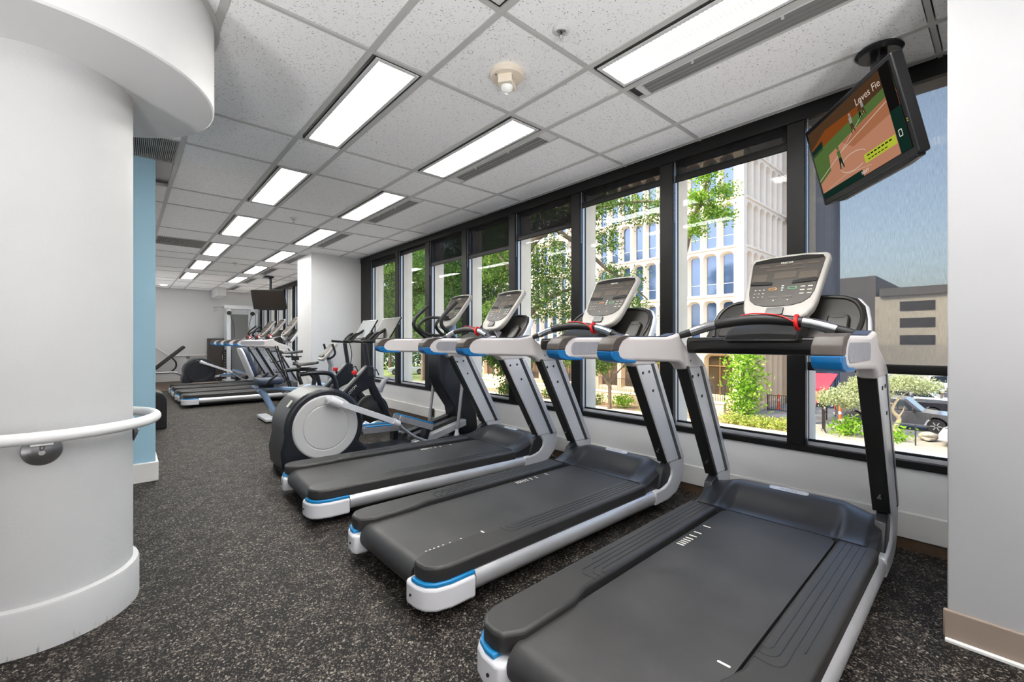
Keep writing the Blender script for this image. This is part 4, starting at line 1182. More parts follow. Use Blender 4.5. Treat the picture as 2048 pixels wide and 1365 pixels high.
# ================================================================== EXERCISE BIKES
def make_bike(screen):
    t = empty('exercise_bike')
    MB().box(0.05, 0.13, -0.26, 0.26, 0.02, 0.07).build('rear_foot', 'frame_navy', t, bevel=0.012)
    MB().box(1.22, 1.30, -0.26, 0.26, 0.02, 0.07).build('front_foot', 'frame_navy', t, bevel=0.012)
    for x in (0.09, 1.26):
        for y in (-0.22, 0.22):
            MB().lathe([(0.028, 0.0), (0.028, 0.015), (0.014, 0.024)], 12, origin=(x, y, 0)).build('foot_pad', 'rubber_black', t)
    MB().obox((0.55, 0, 0.115), (1.0, 0.07, 0.07), Matrix.Rotation(R(-3), 3, 'Y')).build('base_tube', 'frame_navy', t, bevel=0.012)
    MB().tube([(0.32, 0, 0.10), (0.36, 0, 0.25), (0.29, 0, 0.52)], [0.05, 0.05, 0.045], 14).build('seat_tube', 'frame_navy', t)
    MB().tube(smooth_path([(0.30, 0, 0.50), (0.26, 0, 0.64), (0.27, 0, 0.74), (0.23, 0, 0.80)], 4), 0.026, 12).build('seat_post', 'rubber_black', t)
    MB().tube(smooth_path([(0.10, 0, 0.80), (0.24, 0, 0.81), (0.42, 0, 0.80), (0.50, 0, 0.74), (0.55, 0, 0.55), (0.60, 0, 0.38)], 6), 0.034, 12, flat=0.8).build('seat_bracket', 'frame_navy', t)
    MB().obox((0.20, 0, 0.865), (0.20, 0.05, 0.016)).obox((0.22, 0, 0.84), (0.09, 0.04, 0.05)).build('saddle_rail', 'rubber_black', t, bevel=0.006)
    def sad(u, v):
        x = 0.03 + 0.29 * u
        w = 0.085 * (1 - sstep(0.15, 0.75, u)) + 0.022
        w *= min(1.0, math.sqrt(max(0.0, u * 14)) ) * min(1.0, math.sqrt(max(0.0, (1 - u) * 10)))
        a = PI * v
        z = 0.905 + 0.035 * math.sin(a) + 0.03 * (u - 0.3) ** 2 + (0.018 if u < 0.12 else 0) * (1 - u / 0.12)
        return (x, w * math.cos(a), z)
    sd = MB().grid(sad, 22, 12)
    sd.grid(lambda u, v: (sad(u, v)[0], sad(u, v)[1] * 0.96, min(sad(u, v)[2], 0.872 + 0.022 * u)), 22, 12)
    sd.build('saddle', 'saddle_black', t, ang=70)
    beam = [(0.26, 0.14), (0.44, 0.17), (0.70, 0.45), (0.86, 0.54), (0.96, 0.58), (1.05, 0.33), (1.20, 0.09), (1.30, 0.09), (1.14, 0.42), (1.03, 0.64), (1.01, 0.86), (0.91, 0.88), (0.78, 0.74), (0.50, 0.45)]
    fr = MB().prism(beam, 'y', -0.045, 0.045).build('main_frame', 'frame_navy', t, bevel=0.018, seg=3)
    tx = text('PELOTON', 0.046, (0, 0, 0), Matrix.Identity(3), 'label_white', fr)
    tx.matrix_local = Matrix.Translation((0.70, -0.0465, 0.555)) @ Matrix.Rotation(R(90), 4, 'X') @ Matrix.Rotation(R(46), 4, 'Z')
    MB().tube([(0.965, 0, 0.74), (0.945, 0, 0.84)], [0.055, 0.05], 14).build('head_clamp', 'rubber_black', t)
    MB().tube([(0.955, 0, 0.80), (0.90, 0, 1.17)], 0.034, 12, flat=0.8).build('bar_post', 'steel_tube' if False else 'frame_navy', t)
    MB().tube([(1.0, 0.0, 0.80), (1.06, 0.0, 0.82), (1.10, 0, 0.74)], 0.008, 8).build('clamp_lever', 'rubber_black', t)
    k = MB().tube([(0.80, 0, 0.66), (0.775, 0, 0.76)], 0.016, 10).build('knob_stem', 'frame_navy', t)
    MB().lathe([(0.0, -0.03), (0.03, -0.022), (0.036, 0.0), (0.03, 0.022), (0.0, 0.03)], 14, origin=(0.765, 0, 0.79), cap=False).build('resistance_knob', 'red_knob', t)
    hb = smooth_path([(0.79, 0.22, 1.20), (0.85, 0.23, 1.195), (0.93, 0.20, 1.19), (0.95, 0.0, 1.185), (0.93, -0.20, 1.19), (0.85, -0.23, 1.195), (0.79, -0.22, 1.20)], 5)
    MB().tube(hb, 0.018, 10).build('handlebar', 'rubber_black', t)
    for s in (1, -1):
        MB().tube(smooth_path([(0.95, s * 0.09, 1.19), (1.0, s * 0.10, 1.24), (1.06, s * 0.10, 1.31), (1.0, s * 0.09, 1.29), (0.93, s * 0.08, 1.22)], 5), 0.014, 8).build('bar_horn', 'rubber_black', t)
    MB().tube([(0.93, 0, 1.19), (1.06, 0, 1.28), (1.19, 0, 1.36)], 0.02, 10).build('screen_arm', 'rubber_black', t)
    MB().tube(smooth_path([(0.98, 0.03, 1.18), (1.02, 0.04, 1.0), (0.99, 0.03, 0.84)], 5), 0.006, 6).build('cable', 'rubber_black', t)
    a = R(31)
    Ms = Matrix.Translation((1.20, 0, 1.38)) @ Matrix(((0, math.sin(a), -math.cos(a), 0), (-1, 0, 0, 0), (0, math.cos(a), math.sin(a), 0), (0, 0, 0, 1)))
    sc = MB().prism(rrect(0.53, 0.335, 0.015), 'z', -0.022, 0.0).xf(Ms).build('touch_screen', 'tv_black', t, bevel=0.004)
    MB().box(-0.25, 0.25, -0.145, 0.15, 0.0, 0.001).xf(Ms).build('display', screen, sc, smooth=False)
    MB().lathe([(0.0, 0.045), (0.14, 0.045), (0.16, 0.03), (0.215, 0.03), (0.225, 0.02), (0.225, -0.02), (0.215, -0.03), (0.16, -0.03), (0.14, -0.045), (0.0, -0.045)], 40, origin=(1.0, 0, 0.262), M=Matrix.Rotation(R(90), 3, 'X'), cap=False).build('flywheel', 'rubber_black', t)
    MB().tube([(1.10, 0.0, 0.52), (1.17, 0, 0.66), (1.24, 0, 0.70)], [0.04, 0.036, 0.02], 10).build('bottle_cage', 'recess_grey', t)
    # crank and pedals
    MB().lathe([(0.09, -0.05), (0.09, 0.05)], 24, origin=(0.55, 0, 0.28), M=Matrix.Rotation(R(90), 3, 'X')).build('crank_cover', 'rubber_black', t, bevel=0.008)
    for s in (1, -1):
        MB().tube([(0.55, s * 0.07, 0.28), (0.55 + 0.16 * s, s * 0.075, 0.28 - 0.05 * s)], 0.014, 8).build('crank', 'rubber_black', t)
        MB().obox((0.55 + 0.16 * s, s * 0.13, 0.28 - 0.05 * s), (0.10, 0.08, 0.025)).build('pedal', 'rubber_black', t, bevel=0.005)
    return t
bk = make_bike('screen_dark'); bk.location = (1.47, 5.62, 0)
tag(bk, 'black exercise bike with a dark screen, nearer of two beside the elliptical', 'exercise bike', 'exercise bikes')
bk2 = copy_tree(bk); bk2.location = (1.54, 6.50, 0)
for c in bk2.children:
    if c.name.split('.')[0] in ('saddle', 'saddle_rail'):
        c.location = (0, 0, 0.12)
    if c.name.startswith('seat_post'):
        c.location = (0, 0, 0.10)
    if c.name.startswith('touch_screen'):
        for d in c.children:
            if d.name.startswith('display'):
                d.data = d.data.copy(); d.data.materials.clear(); d.data.materials.append(MATS['screen_grey'])
tag(bk2, 'black exercise bike with a pale grey screen, farther of two', 'exercise bike', 'exercise bikes')

# recumbent bike
t = empty('recumbent_bike', (1.40, 7.45, 0), label='pale blue and grey recumbent bike with padded backrest', cat='exercise bike', group='exercise bikes')
MB().tube(smooth_path([(0.12, 0, 0.47), (0.20, 0, 0.36), (0.30, 0, 0.16), (0.42, 0, 0.08), (0.62, 0, 0.07), (1.3, 0, 0.07)], 6), 0.045, 14).build('frame_tube', 'light_blue_paint', t)
MB().box(0.14, 0.28, -0.30, 0.30, 0.015, 0.065).build('rear_foot', 'silver_paint', t, bevel=0.012)
MB().box(1.22, 1.36, -0.28, 0.28, 0.015, 0.065).build('front_foot', 'silver_paint', t, bevel=0.012)
for x in (0.21, 1.29):
    for y in (-0.25, 0.25):
        MB().lathe([(0.025, 0.0), (0.025, 0.018)], 12, origin=(x, y, 0)).build('foot_pad', 'rubber_black', t)
MB().prism([(0.03, 0.50), (0.03, 0.535), (0.90, 0.44), (0.90, 0.37)], 'y', -0.07, 0.07).build('seat_rail', 'light_blue_paint', t, bevel=0.01)
MB().prism(rrect(0.36, 0.40, 0.08, 6, 0.24, 0.0), 'z', 0.55, 0.635).build('seat_pad', 'seat_navy', t, bevel=0.03, seg=3)
MB().prism(rrect(0.20, 0.22, 0.03, 4, 0.20, 0.0), 'z', 0.50, 0.56).build('seat_carriage', 'housing_dark', t, bevel=0.01)
Mb = Matrix.Translation((0.06, 0, 0.66)) @ Matrix.Rotation(R(-20), 4, 'Y')
MB().prism(rrect(0.36, 0.46, 0.10, 6, 0.0, 0.24), 'x', -0.03, 0.03).xf(Mb).build('backrest', 'seat_navy', t, bevel=0.02, seg=3)
MB().prism(rrect(0.38, 0.48, 0.10, 6, 0.0, 0.24), 'x', -0.055, -0.028).xf(Mb).build('back_shell', 'silver_paint', t, bevel=0.008)
MB().tube(smooth_path([(0.30, -0.26, 0.70), (0.20, -0.27, 0.62), (0.18, -0.22, 0.56), (0.18, 0.0, 0.54), (0.18, 0.22, 0.56), (0.20, 0.27, 0.62), (0.30, 0.26, 0.70)], 5), 0.016, 10).build('seat_handles', 'rubber_black', t)
MB().prism([(0.62, 0.06), (0.62, 0.34), (0.78, 0.50), (1.06, 0.52), (1.28, 0.36), (1.36, 0.10), (1.30, 0.06)], 'y', -0.12, 0.12).build('drive_housing', 'light_blue_paint', t, bevel=0.04, seg=4)
MB().tube([(1.15, 0, 0.45), (1.17, 0, 0.80), (1.10, 0, 1.0)], [0.05, 0.04, 0.035], 12).build('console_mast', 'steel_tube', t)
a = R(40)
Mc = Matrix.Translation((0.98, 0, 0.90)) @ Matrix(((0, math.sin(a), -math.cos(a), 0), (-1, 0, 0, 0), (0, math.cos(a), math.sin(a), 0), (0, 0, 0, 1)))
cs = MB().prism(rrect(0.27, 0.36, 0.05, 6, 0, 0.18), 'z', -0.05, 0.0).xf(Mc).build('console', 'console_frame', t, bevel=0.014, seg=3)
MB().prism(rrect(0.20, 0.22, 0.02, 4, 0, 0.22), 'z', 0.0, 0.003).xf(Mc).build('display', 'console_face', cs, smooth=False)
MB().prism(rrect(0.20, 0.05, 0.01, 4, 0, 0.07), 'z', 0.0, 0.02).xf(Mc).build('reading_ledge', 'plastic_black', cs, bevel=0.004)
MB().tube(smooth_path([(1.12, -0.20, 1.15), (1.16, -0.21, 1.0), (1.12, -0.12, 0.92), (1.12, 0.12, 0.92), (1.16, 0.21, 1.0), (1.12, 0.20, 1.15)], 6), 0.017, 10).build('front_handle', 'rubber_black', t)
for s in (1, -1):
    MB().tube([(0.92, s * 0.14, 0.30), (0.92 - 0.12 * s, s * 0.15, 0.30 + 0.10 * s)], 0.014, 8).build('crank', 'rubber_black', t)
    MB().obox((0.92 - 0.12 * s, s * 0.20, 0.30 + 0.10 * s), (0.03, 0.09, 0.11)).build('pedal', 'rubber_black', t, bevel=0.006)

# accessory stand behind the recumbent bike
t = empty('accessory_stand', (2.10, 8.02, 0), label='black wire stand with hooks in front of the white pier', cat='rack')
for s in (-1, 1):
    MB().tube([(-0.22 + 0.03 * s, s * 0.06, 1.12), (0.12 + 0.03 * s, s * 0.06, 0.02)], 0.012, 8).build('upright', 'rubber_black', t)
MB().box(0.02, 0.26, -0.1, 0.1, 0.0, 0.03).build('base', 'rubber_black', t, bevel=0.006)
for i in range(5):
    z = 1.04 - 0.17 * i
    x = -0.195 + 0.34 * (1.12 - z) / 1.10 
    m = MB().tube([(x, -0.08, z), (x - 0.16, -0.08, z - 0.02), (x - 0.18, -0.08, z + 0.03)], 0.007, 6)
    m.tube([(x, 0.08, z), (x - 0.16, 0.08, z - 0.02), (x - 0.18, 0.08, z + 0.03)], 0.007, 6).tube([(x, -0.08, z), (x, 0.08, z)], 0.007, 6).tube([(x - 0.16, -0.08, z - 0.02), (x - 0.16, 0.08, z - 0.02)], 0.007, 6)
    m.build('hook', 'rubber_black', t)

# dark rounded housing past the blue wall
t = empty('machine_housing', (0.33, 7.78, 0), label='black rounded machine housing just past the blue wall corner', cat='gym machine')
arch = [(-0.11, 0.0), (-0.11, 0.36)] + [(0.0 + 0.11 * math.cos(R(a)), 0.36 + 0.15 * math.sin(R(a))) for a in range(180, -1, -15)] + [(0.11, 0.0)]
MB().prism(arch, 'y', -0.12, 0.30).build('shell', 'housing_dark', t, bevel=0.015, seg=3)
MB().prism([(x * 0.7, 0.05 + z * 0.82) for x, z in arch], 'y', -0.128, -0.12).build('face_plate', 'tray_brown', t, smooth=False)

# adjustable bench by the far wall
t = empty('weight_bench', (0.9, 15.75, 0), label='black adjustable weight bench with raised back by the far wall', cat='bench')
MB().obox((0.06, 0, 0.73), (0.92, 0.28, 0.085), Matrix.Rotation(R(-43), 3, 'Y')).build('back_pad', 'bench_black', t, bevel=0.03, seg=3)
MB().obox((-0.42, 0, 0.42), (0.32, 0.28, 0.08), Matrix.Rotation(R(8), 3, 'Y')).build('seat_pad', 'bench_black', t, bevel=0.03, seg=3)
MB().tube(smooth_path([(-0.55, 0, 0.32), (-0.1, 0, 0.31), (0.20, 0, 0.30), (0.36, 0, 0.18), (0.44, 0, 0.05)], 6), 0.035, 12).build('frame_tube', 'steel_tube', t)
MB().box(0.40, 0.48, -0.28, 0.28, 0.0, 0.06).build('front_foot', 'steel_tube', t, bevel=0.01)
MB().box(-0.60, -0.52, -0.25, 0.25, 0.0, 0.06).build('rear_foot', 'steel_tube', t, bevel=0.01)
MB().tube([(-0.56, 0, 0.05), (-0.56, 0, 0.40)], 0.03, 10).build('rear_post', 'steel_tube', t)
MB().tube(smooth_path([(0.10, 0, 0.74), (0.20, 0, 0.60), (0.20, 0, 0.45), (0.10, 0, 0.33)], 5), 0.022, 10).build('ladder_bar', 'rubber_black', t)

# low wooden step box
t = empty('step_box', (1.55, 13.45, 0), label='low wooden step box on the floor by the far treadmills', cat='box')
for y in (-0.12, 0.12):
    MB().box(-0.25, 0.25, y - 0.01, y + 0.01, 0.0, 0.13).build('side_board', 'wood_box', t, bevel=0.003)
MB().box(-0.27, 0.27, -0.14, 0.14, 0.13, 0.155).build('top_board', 'wood_box', t, bevel=0.004)
for x in (-0.24, 0.24):
    MB().box(x - 0.01, x + 0.01, -0.11, 0.11, 0.0, 0.13).build('end_board', 'wood_box', t, bevel=0.003)

# dark cabinet
t = empty('cabinet', (2.12, 16.22, 0), label='tall dark brown cabinet against the far wall', cat='cabinet')
MB().box(-0.20, 0.20, -0.16, 0.24, 0.0, 1.28).build('body', 'cabinet_dark', t, bevel=0.006)
MB().box(-0.185, 0.185, -0.178, -0.16, 0.05, 1.25).build('door', 'cabinet_dark', t, bevel=0.004)
MB().cyl((0.14, -0.205, 0.62), (0.14, -0.205, 0.78), 0.008, 8).build('handle', 'chrome', t)

# cable machine
t = empty('cable_machine', (2.60, 15.2, 0), label='tall grey cable machine with twin weight stacks by the far wall', cat='gym machine')
for s in (-1, 1):
    x = s * 0.30
    MB().box(x - 0.05, x + 0.05, -0.06, 0.06, 0.0, 2.18).build('column', 'silver_paint', t, bevel=0.012)
    st = MB().box(x - 0.09, x + 0.09, 0.09, 0.25, 0.12, 0.95).build('weight_stack', 'rubber_black', t, bevel=0.006)
    for k in range(10):
        MB().box(x - 0.092, x + 0.092, 0.088, 0.252, 0.19 + 0.075 * k, 0.196 + 0.075 * k).build('plate_gap', 'steel_tube', st, smooth=False)
    for q in (-0.05, 0.05):
        MB().cyl((x + q, 0.17, 0.0), (x + q, 0.17, 2.12), 0.011, 8).build('guide_rod', 'chrome', t)
    MB().tube(smooth_path([(x, -0.07, 2.0), (x - s * 0.1, -0.16, 1.7), (x - s * 0.12, -0.16, 1.3)], 5), 0.006, 6).build('cable', 'rubber_black', t)
    MB().lathe([(0.06, -0.012), (0.05, 0.0), (0.06, 0.012)], 18, origin=(x, -0.08, 2.02), M=Matrix.Rotation(R(90), 3, 'X')).build('pulley', 'rubber_black', t)
    MB().box(x - 0.12, x + 0.12, -0.30, 0.35, 0.0, 0.07).build('foot', 'silver_paint', t, bevel=0.01)
MB().box(-0.42, 0.42, -0.08, 0.26, 2.14, 2.26).build('top_beam', 'silver_paint', t, bevel=0.015)
m = MB()
for k in range(5):
    m.tube([(-0.42 - 0.05 * k, -0.03, 2.22 - 0.01 * k), (-0.46 - 0.05 * k, -0.06, 2.12 - 0.02 * k)], 0.012, 6)
MB().tube([(-0.42, -0.02, 2.2), (-0.68, -0.02, 2.17)], 0.016, 8).build('pull_up_bar', 'steel_tube', t)
m.build('pull_up_grip', 'steel_tube', t)
MB().box(-0.24, 0.24, 0.20, 0.24, 0.10, 2.0).build('rear_shroud', 'vent_grey', t, bevel=0.006)

# recessed downlight over the far wall
t = empty('downlight', (0.82, 15.6, H), label='small bright round downlight near the far wall', cat='ceiling light')
MB().lathe([(0.08, 0.0), (0.11, -0.004), (0.11, -0.008), (0.08, -0.01)], 24, cap=False).build('trim_ring', 'vent_white', t)
emis('downlight_glow', (255, 246, 230), 14.0)
MB().lathe([(0.08, -0.004), (0.0, -0.004)], 24, cap=False).build('bulb', 'downlight_glow', t)

# ================================================================== OUTSIDE
G = -4.1
mat('asphalt', (136, 135, 133), 0.9, var=0.18, vscale=0.8, bump=0.2, bscale=20)
mat('concrete_slab', (212, 200, 180), 0.85, var=0.06, vscale=1.2)
mat('soil', (150, 124, 98), 0.95, var=0.3, vscale=2.0)
mat('precast', (236, 222, 204), 0.8, var=0.05, vscale=1.0)
mat('precast_warm', (226, 196, 160), 0.8, var=0.06, vscale=1.0)
mat('office_glass', (70, 92, 128), 0.06, spec=1.0, metal=0.35)
mat('lobby_glass', (70, 56, 40), 0.08, spec=0.9)
mat('bronze_bar', (150, 112, 64), 0.5)
mat('blue_siding', (70, 86, 112), 0.7, var=0.08, vscale=0.6)
mat('garage_light', (196, 192, 180), 0.85, var=0.06, vscale=0.4)
mat('garage_dark', (96, 96, 100), 0.85, var=0.08, vscale=0.4)
mat('garage_slot', (40, 42, 48), 0.8)
mat('iron', (34, 33, 33), 0.5)
mat('bark', (128, 108, 88), 0.9, var=0.3, vscale=3, bump=0.4, bscale=12)
mat('bark_pale', (206, 184, 148), 0.9, var=0.25, vscale=3, bump=0.4, bscale=12)
mat('awning_red', (186, 50, 66), 0.8, var=0.15, vscale=3)
mat('orange_plastic', (238, 96, 40), 0.5)
mat('rock', (150, 143, 130), 0.9, var=0.15, vscale=3, bump=0.4, bscale=6)
mat('paint_grey', (86, 84, 92), 0.28, metal=0.4, coat=0.6)
mat('paint_black', (34, 34, 40), 0.25, metal=0.2, coat=0.6)
mat('paint_white', (236, 236, 236), 0.3, coat=0.6)
mat('car_glass', (40, 48, 56), 0.05, spec=1.0)
mat('tyre', (42, 41, 41), 0.8)
mat('wheel_dark', (62, 60, 60), 0.4, metal=0.6)
mat('wheel_silver', (190, 190, 192), 0.35, metal=0.7)
mat('lamp_red', (214, 40, 46), 0.3)
mat('lamp_clear', (230, 225, 215), 0.2)
mat('bumper_chrome', (214, 216, 220), 0.25, metal=0.8)

def leaf_mat(name, c0, c1, c2):
    m = bpy.data.materials.new(name); m.use_nodes = True; MATS[name] = m
    nt = m.node_tree; nt.nodes.clear()
    o = nt.nodes.new('ShaderNodeOutputMaterial')
    g = nt.nodes.new('ShaderNodeNewGeometry')
    r = ramp(nt, g.outputs['Random Per Island'], [(0.0, lin(c0)), (0.5, lin(c1)), (1.0, lin(c2))])
    d = nt.nodes.new('ShaderNodeBsdfDiffuse'); t = nt.nodes.new('ShaderNodeBsdfTranslucent')
    nt.links.new(r.outputs[0], d.inputs[0]); nt.links.new(r.outputs[0], t.inputs[0])
    mx = nt.nodes.new('ShaderNodeMixShader'); mx.inputs[0].default_value = 0.42
    nt.links.new(d.outputs[0], mx.inputs[1]); nt.links.new(t.outputs[0], mx.inputs[2])
    nt.links.new(mx.outputs[0], o.inputs[0])
leaf_mat('leaf_oak', (66, 96, 44), (98, 130, 58), (148, 172, 84))
leaf_mat('leaf_bright', (88, 128, 44), (126, 166, 58), (178, 204, 92))
leaf_mat('leaf_dark', (46, 78, 38), (74, 110, 50), (112, 142, 66))
leaf_mat('leaf_pale', (138, 152, 104), (176, 184, 136), (214, 212, 172))
leaf_mat('leaf_ivy', (82, 130, 34), (128, 176, 52), (186, 212, 92))
leaf_mat('leaf_hedge', (120, 146, 62), (164, 178, 84), (210, 206, 120))

def leaf_cloud(blobs, size, per=40, seed=1, up=0.0):
    """blobs: (centre, radii, leaves); leaves gather in sprays inside each ellipsoid"""
    rnd = random.Random(seed)
    vs, fs = [], []
    for c, rad, n in blobs:
        k = max(1, n // per)
        for _ in range(k):
            while True:
                d = Vector((rnd.uniform(-1, 1), rnd.uniform(-1, 1), rnd.uniform(-1, 1)))
                if 0.15 < d.length < 1: break
            q = Vector((c[0] + d.x * rad[0], c[1] + d.y * rad[1], c[2] + d.z * rad[2]))
            sp = size * 3.2
            for _ in range(per):
                p = q + Vector((rnd.gauss(0, sp), rnd.gauss(0, sp), rnd.gauss(0, sp * 0.6)))
                a = Vector((rnd.gauss(0, 1), rnd.gauss(0, 1), rnd.gauss(0, 1))).normalized()
                b = a.cross(Vector((rnd.gauss(0, 1), rnd.gauss(0, 1), rnd.gauss(0, 1) + 0.01))).normalized()
                s = size * rnd.uniform(0.7, 1.3)
                i = len(vs)
                vs += [p - a * s, p + b * s * 0.5, p + a * s, p - b * s * 0.5]
                fs.append((i, i + 1, i + 2, i + 3))
    m = MB(); m.v = [tuple(v) for v in vs]; m.f = fs
    return m

def tree(name, label, base, trunk, limbs, blobs, size, leafm, barkm='bark', r0=0.3, seed=1, group='trees outside the windows', cat='tree'):
    t = empty(name, base, label=label, cat=cat, group=group)
    B = Vector(base)
    def loc(p): return tuple(Vector(p) - B)
    pts = smooth_path([loc(p) for p in trunk], 5)
    k = len(pts)
    MB().tube(pts, [r0 * (1 - 0.6 * i / (k - 1)) for i in range(k)], 12).build('trunk', barkm, t, ang=80)
    for (rl, pl) in limbs:
        pp = smooth_path([loc(p) for p in pl], 5)
        MB().tube(pp, [rl * (1 - 0.75 * i / (len(pp) - 1)) for i in range(len(pp))], 8).build('branch', barkm, t, ang=80)
    cr = leaf_cloud([(loc(c), rad, n) for c, rad, n in blobs], size, seed=seed).build('crown', leafm, t, smooth=False)
    cr['kind'] = 'stuff'
    return t

# ---- ground
struct(MB().box(3.7, 160, -70, 220, G - 0.3, G - 0.02).build('ground', 'asphalt', smooth=False), 'pale asphalt street and parking lot outside')
struct(MB().box(3.95, 9.5, -70, 120, G - 0.1, G + 0.05).build('bounce_pavement', 'precast', smooth=False), 'unseen pale pavement added to bounce daylight up into the gym')  # out of view, added to throw sunlight up onto the ceiling
sw = empty('sidewalk', (23.6, 0, G)); struct(sw, 'concrete sidewalk across the street')
slab = None
for i in range(24):
    for j in range(3):
        loc = (0.86 + 1.70 * j, -1.0 + 1.62 * i, 0)
        if slab is None:
            slab = MB().box(-0.84, 0.84, -0.80, 0.80, -0.1, 0.06).build('slab', 'concrete_slab', sw, bevel=0.01, seg=1, smooth=False); o = slab
        else:
            o = slab.copy(); COL.objects.link(o); o.parent = sw
        o.location = loc
struct(MB().box(28.75, 33.2, 8.4, 48, G - 0.1, G + 0.08).build('planting_bed', 'soil', smooth=False), 'planting bed in front of the office building')
struct(MB().box(28.75, 33.0, -6, 8.4, G - 0.1, G + 0.02).build('gravel_strip', 'rock', smooth=False), 'stony strip between sidewalk and parking lot')
mat('lawn', (128, 140, 76), 0.95, var=0.25, vscale=2.0)
struct(MB().box(29.5, 50, 44.5, 100, G - 0.1, G + 0.05).build('lawn', 'lawn', smooth=False), 'strip of lawn at the far corner of the street')

# ---- precast office building across the street
def cell_mesh(W, Hh, ow, z0, z1, rt, rb, depth, slope):
    """precast bay: u across, z up, outward is -w; rounded opening with splayed reveal"""
    n = 5
    def loop(g):
        w = ow / 2 + g; za, zb = z0 - g, z1 + g
        out = []
        for (sx, sz, a0, r) in ((1, 1, 0, rt + g), (-1, 1, 90, rt + g), (-1, -1, 180, rb + g), (1, -1, 270, rb + g)):
            for i in range(n + 1):
                a = R(a0 + 90 * i / n)
                zz = (zb - r) if sz > 0 else (za + r)
                out.append((sx * (w - r) + r * math.cos(a), zz + r * math.sin(a), a))
        return out
    A = loop(slope); Bq = loop(0.0)
    O = []
    for idx, (u, z, a) in enumerate(A):
        i = idx % (n + 1); q = idx // (n + 1)
        sx = (1, -1, -1, 1)[q]; sz = (1, 1, -1, -1)[q]
        side_first = q in (0, 2)
        half = i <= n // 2
        if (half and side_first) or ((not half) and not side_first):
            O.append((sx * W / 2, Hh if (sz > 0 and i in (n // 2, n // 2 + 1)) else 0.0 if (sz < 0 and i in (n // 2, n // 2 + 1)) else z))
        else:
            O.append((sx * W / 2 if i in (n // 2, n // 2 + 1) else u, Hh if sz > 0 else 0.0))
    k = len(A)
    m = MB()
    m.v = [(u, 0.0, z) for u, z in O] + [(u, 0.0, z) for u, z, _ in A] + [(u, depth, z) for u, z, _ in Bq]
    for i in range(k):
        j = (i + 1) % k
        m.f.append((i, j, k + j, k + i)); m.f.append((k + i, k + j, 2 * k + j, 2 * k + i))
    return m, [(u, z) for u, z, _ in Bq]
bld = empty('office_building', (33.3, 12.7, G), label='pale precast office building with rounded windows across the street', cat='building')
FZ = [1.0 + 3.57 * i - G for i in range(7)]
BW_, BH_ = 1.25, 3.57
proto = {}
def bay(kind, u, z, facade):
    if kind not in proto:
        if kind == 'upper':
            m, lp = cell_mesh(BW_, BH_, 0.74, 0.16, 3.10, 0.24, 0.07, 0.42, 0.15)
        elif kind == 'lobby':
            m, lp = cell_mesh(2.5, 5.1, 1.75, 1.25, 4.15, 0.28, 0.05, 0.40, 0.18)
        else:
            m, lp = cell_mesh(1.25, 5.1, 0.80, 0.6, 4.6, 0.10, 0.05, 0.50, 0.12)
        me = m.build('precast_panel', 'precast' if kind == 'upper' else 'precast_warm', bld, smooth=False)
        g = MB().prism(lp, 'y', 0.40, 0.44).build('window_pane', 'lobby_glass' if kind == 'lobby' else 'office_glass', me, smooth=False)
        extra = []
        if kind == 'lobby':
            bars = MB().box(-0.03, 0.03, 0.34, 0.40, 1.25, 4.13).box(-0.87, 0.87, 0.34, 0.40, 3.38, 3.44)
            bars.build('glazing_bar', 'bronze_bar', me, smooth=False)
        if kind == 'upper':
            MB().box(-0.37, 0.37, 0.385, 0.405, 0.92, 0.96).build('glazing_bar', 'silver_jamb', me, smooth=False)
        proto[kind] = me; o = me
    else:
        o = copy_tree(proto[kind], bld)
    if facade == 'A':
        o.location = (0, 0.55 + u, z); o.rotation_euler = (0, 0, R(-90))
    else:
        o.location = (0.55 + u, 0, z); o.rotation_euler = (0, 0, 0)
    return o
for i in range(24):
    for f in range(5):
        bay('upper', 0.625 + BW_ * i, FZ[f], 'A')
for i in range(9):
    for f in range(5):
        bay('upper', 0.625 + BW_ * i, FZ[f], 'B')
for i in range(12):
    bay('lobby', 1.25 + 2.5 * i, 0.0, 'A')
for i in range(9):
    bay('porch', 0.625 + 1.25 * i, 0.0, 'B')
MB().box(-0.04, 0.55, -0.04, 0.55, 0.0, FZ[5]).build('corner_pier', 'precast', bld, bevel=0.05)
for f in range(6):
    MB().box(-0.10, 0.0, 0.5, 31, FZ[f] - 0.09, FZ[f] + 0.05).build('floor_band', 'precast', bld, smooth=False)
    MB().box(0.5, 12, -0.10, 0.0, FZ[f] - 0.09, FZ[f] + 0.05).build('floor_band', 'precast', bld, smooth=False)
MB().box(0.46, 12, 0.46, 31, 0.0, FZ[5]).build('core', 'garage_slot', bld, smooth=False)
MB().box(-0.12, 12, -0.12, 31, FZ[5], FZ[5] + 1.0).build('parapet', 'precast', bld, smooth=False)
pw = empty('planter_wall', (30.95, 13.0, G), label='low cream planter wall in front of the office building', cat='wall')
MB().box(-0.2, 0.2, 0.0, 30.0, 0.0, 0.95).build('wall_body', 'precast_warm', pw, bevel=0.02)
MB().box(-0.26, 0.26, -0.05, 30.0, 0.95, 1.08).build('coping', 'precast', pw, bevel=0.02)
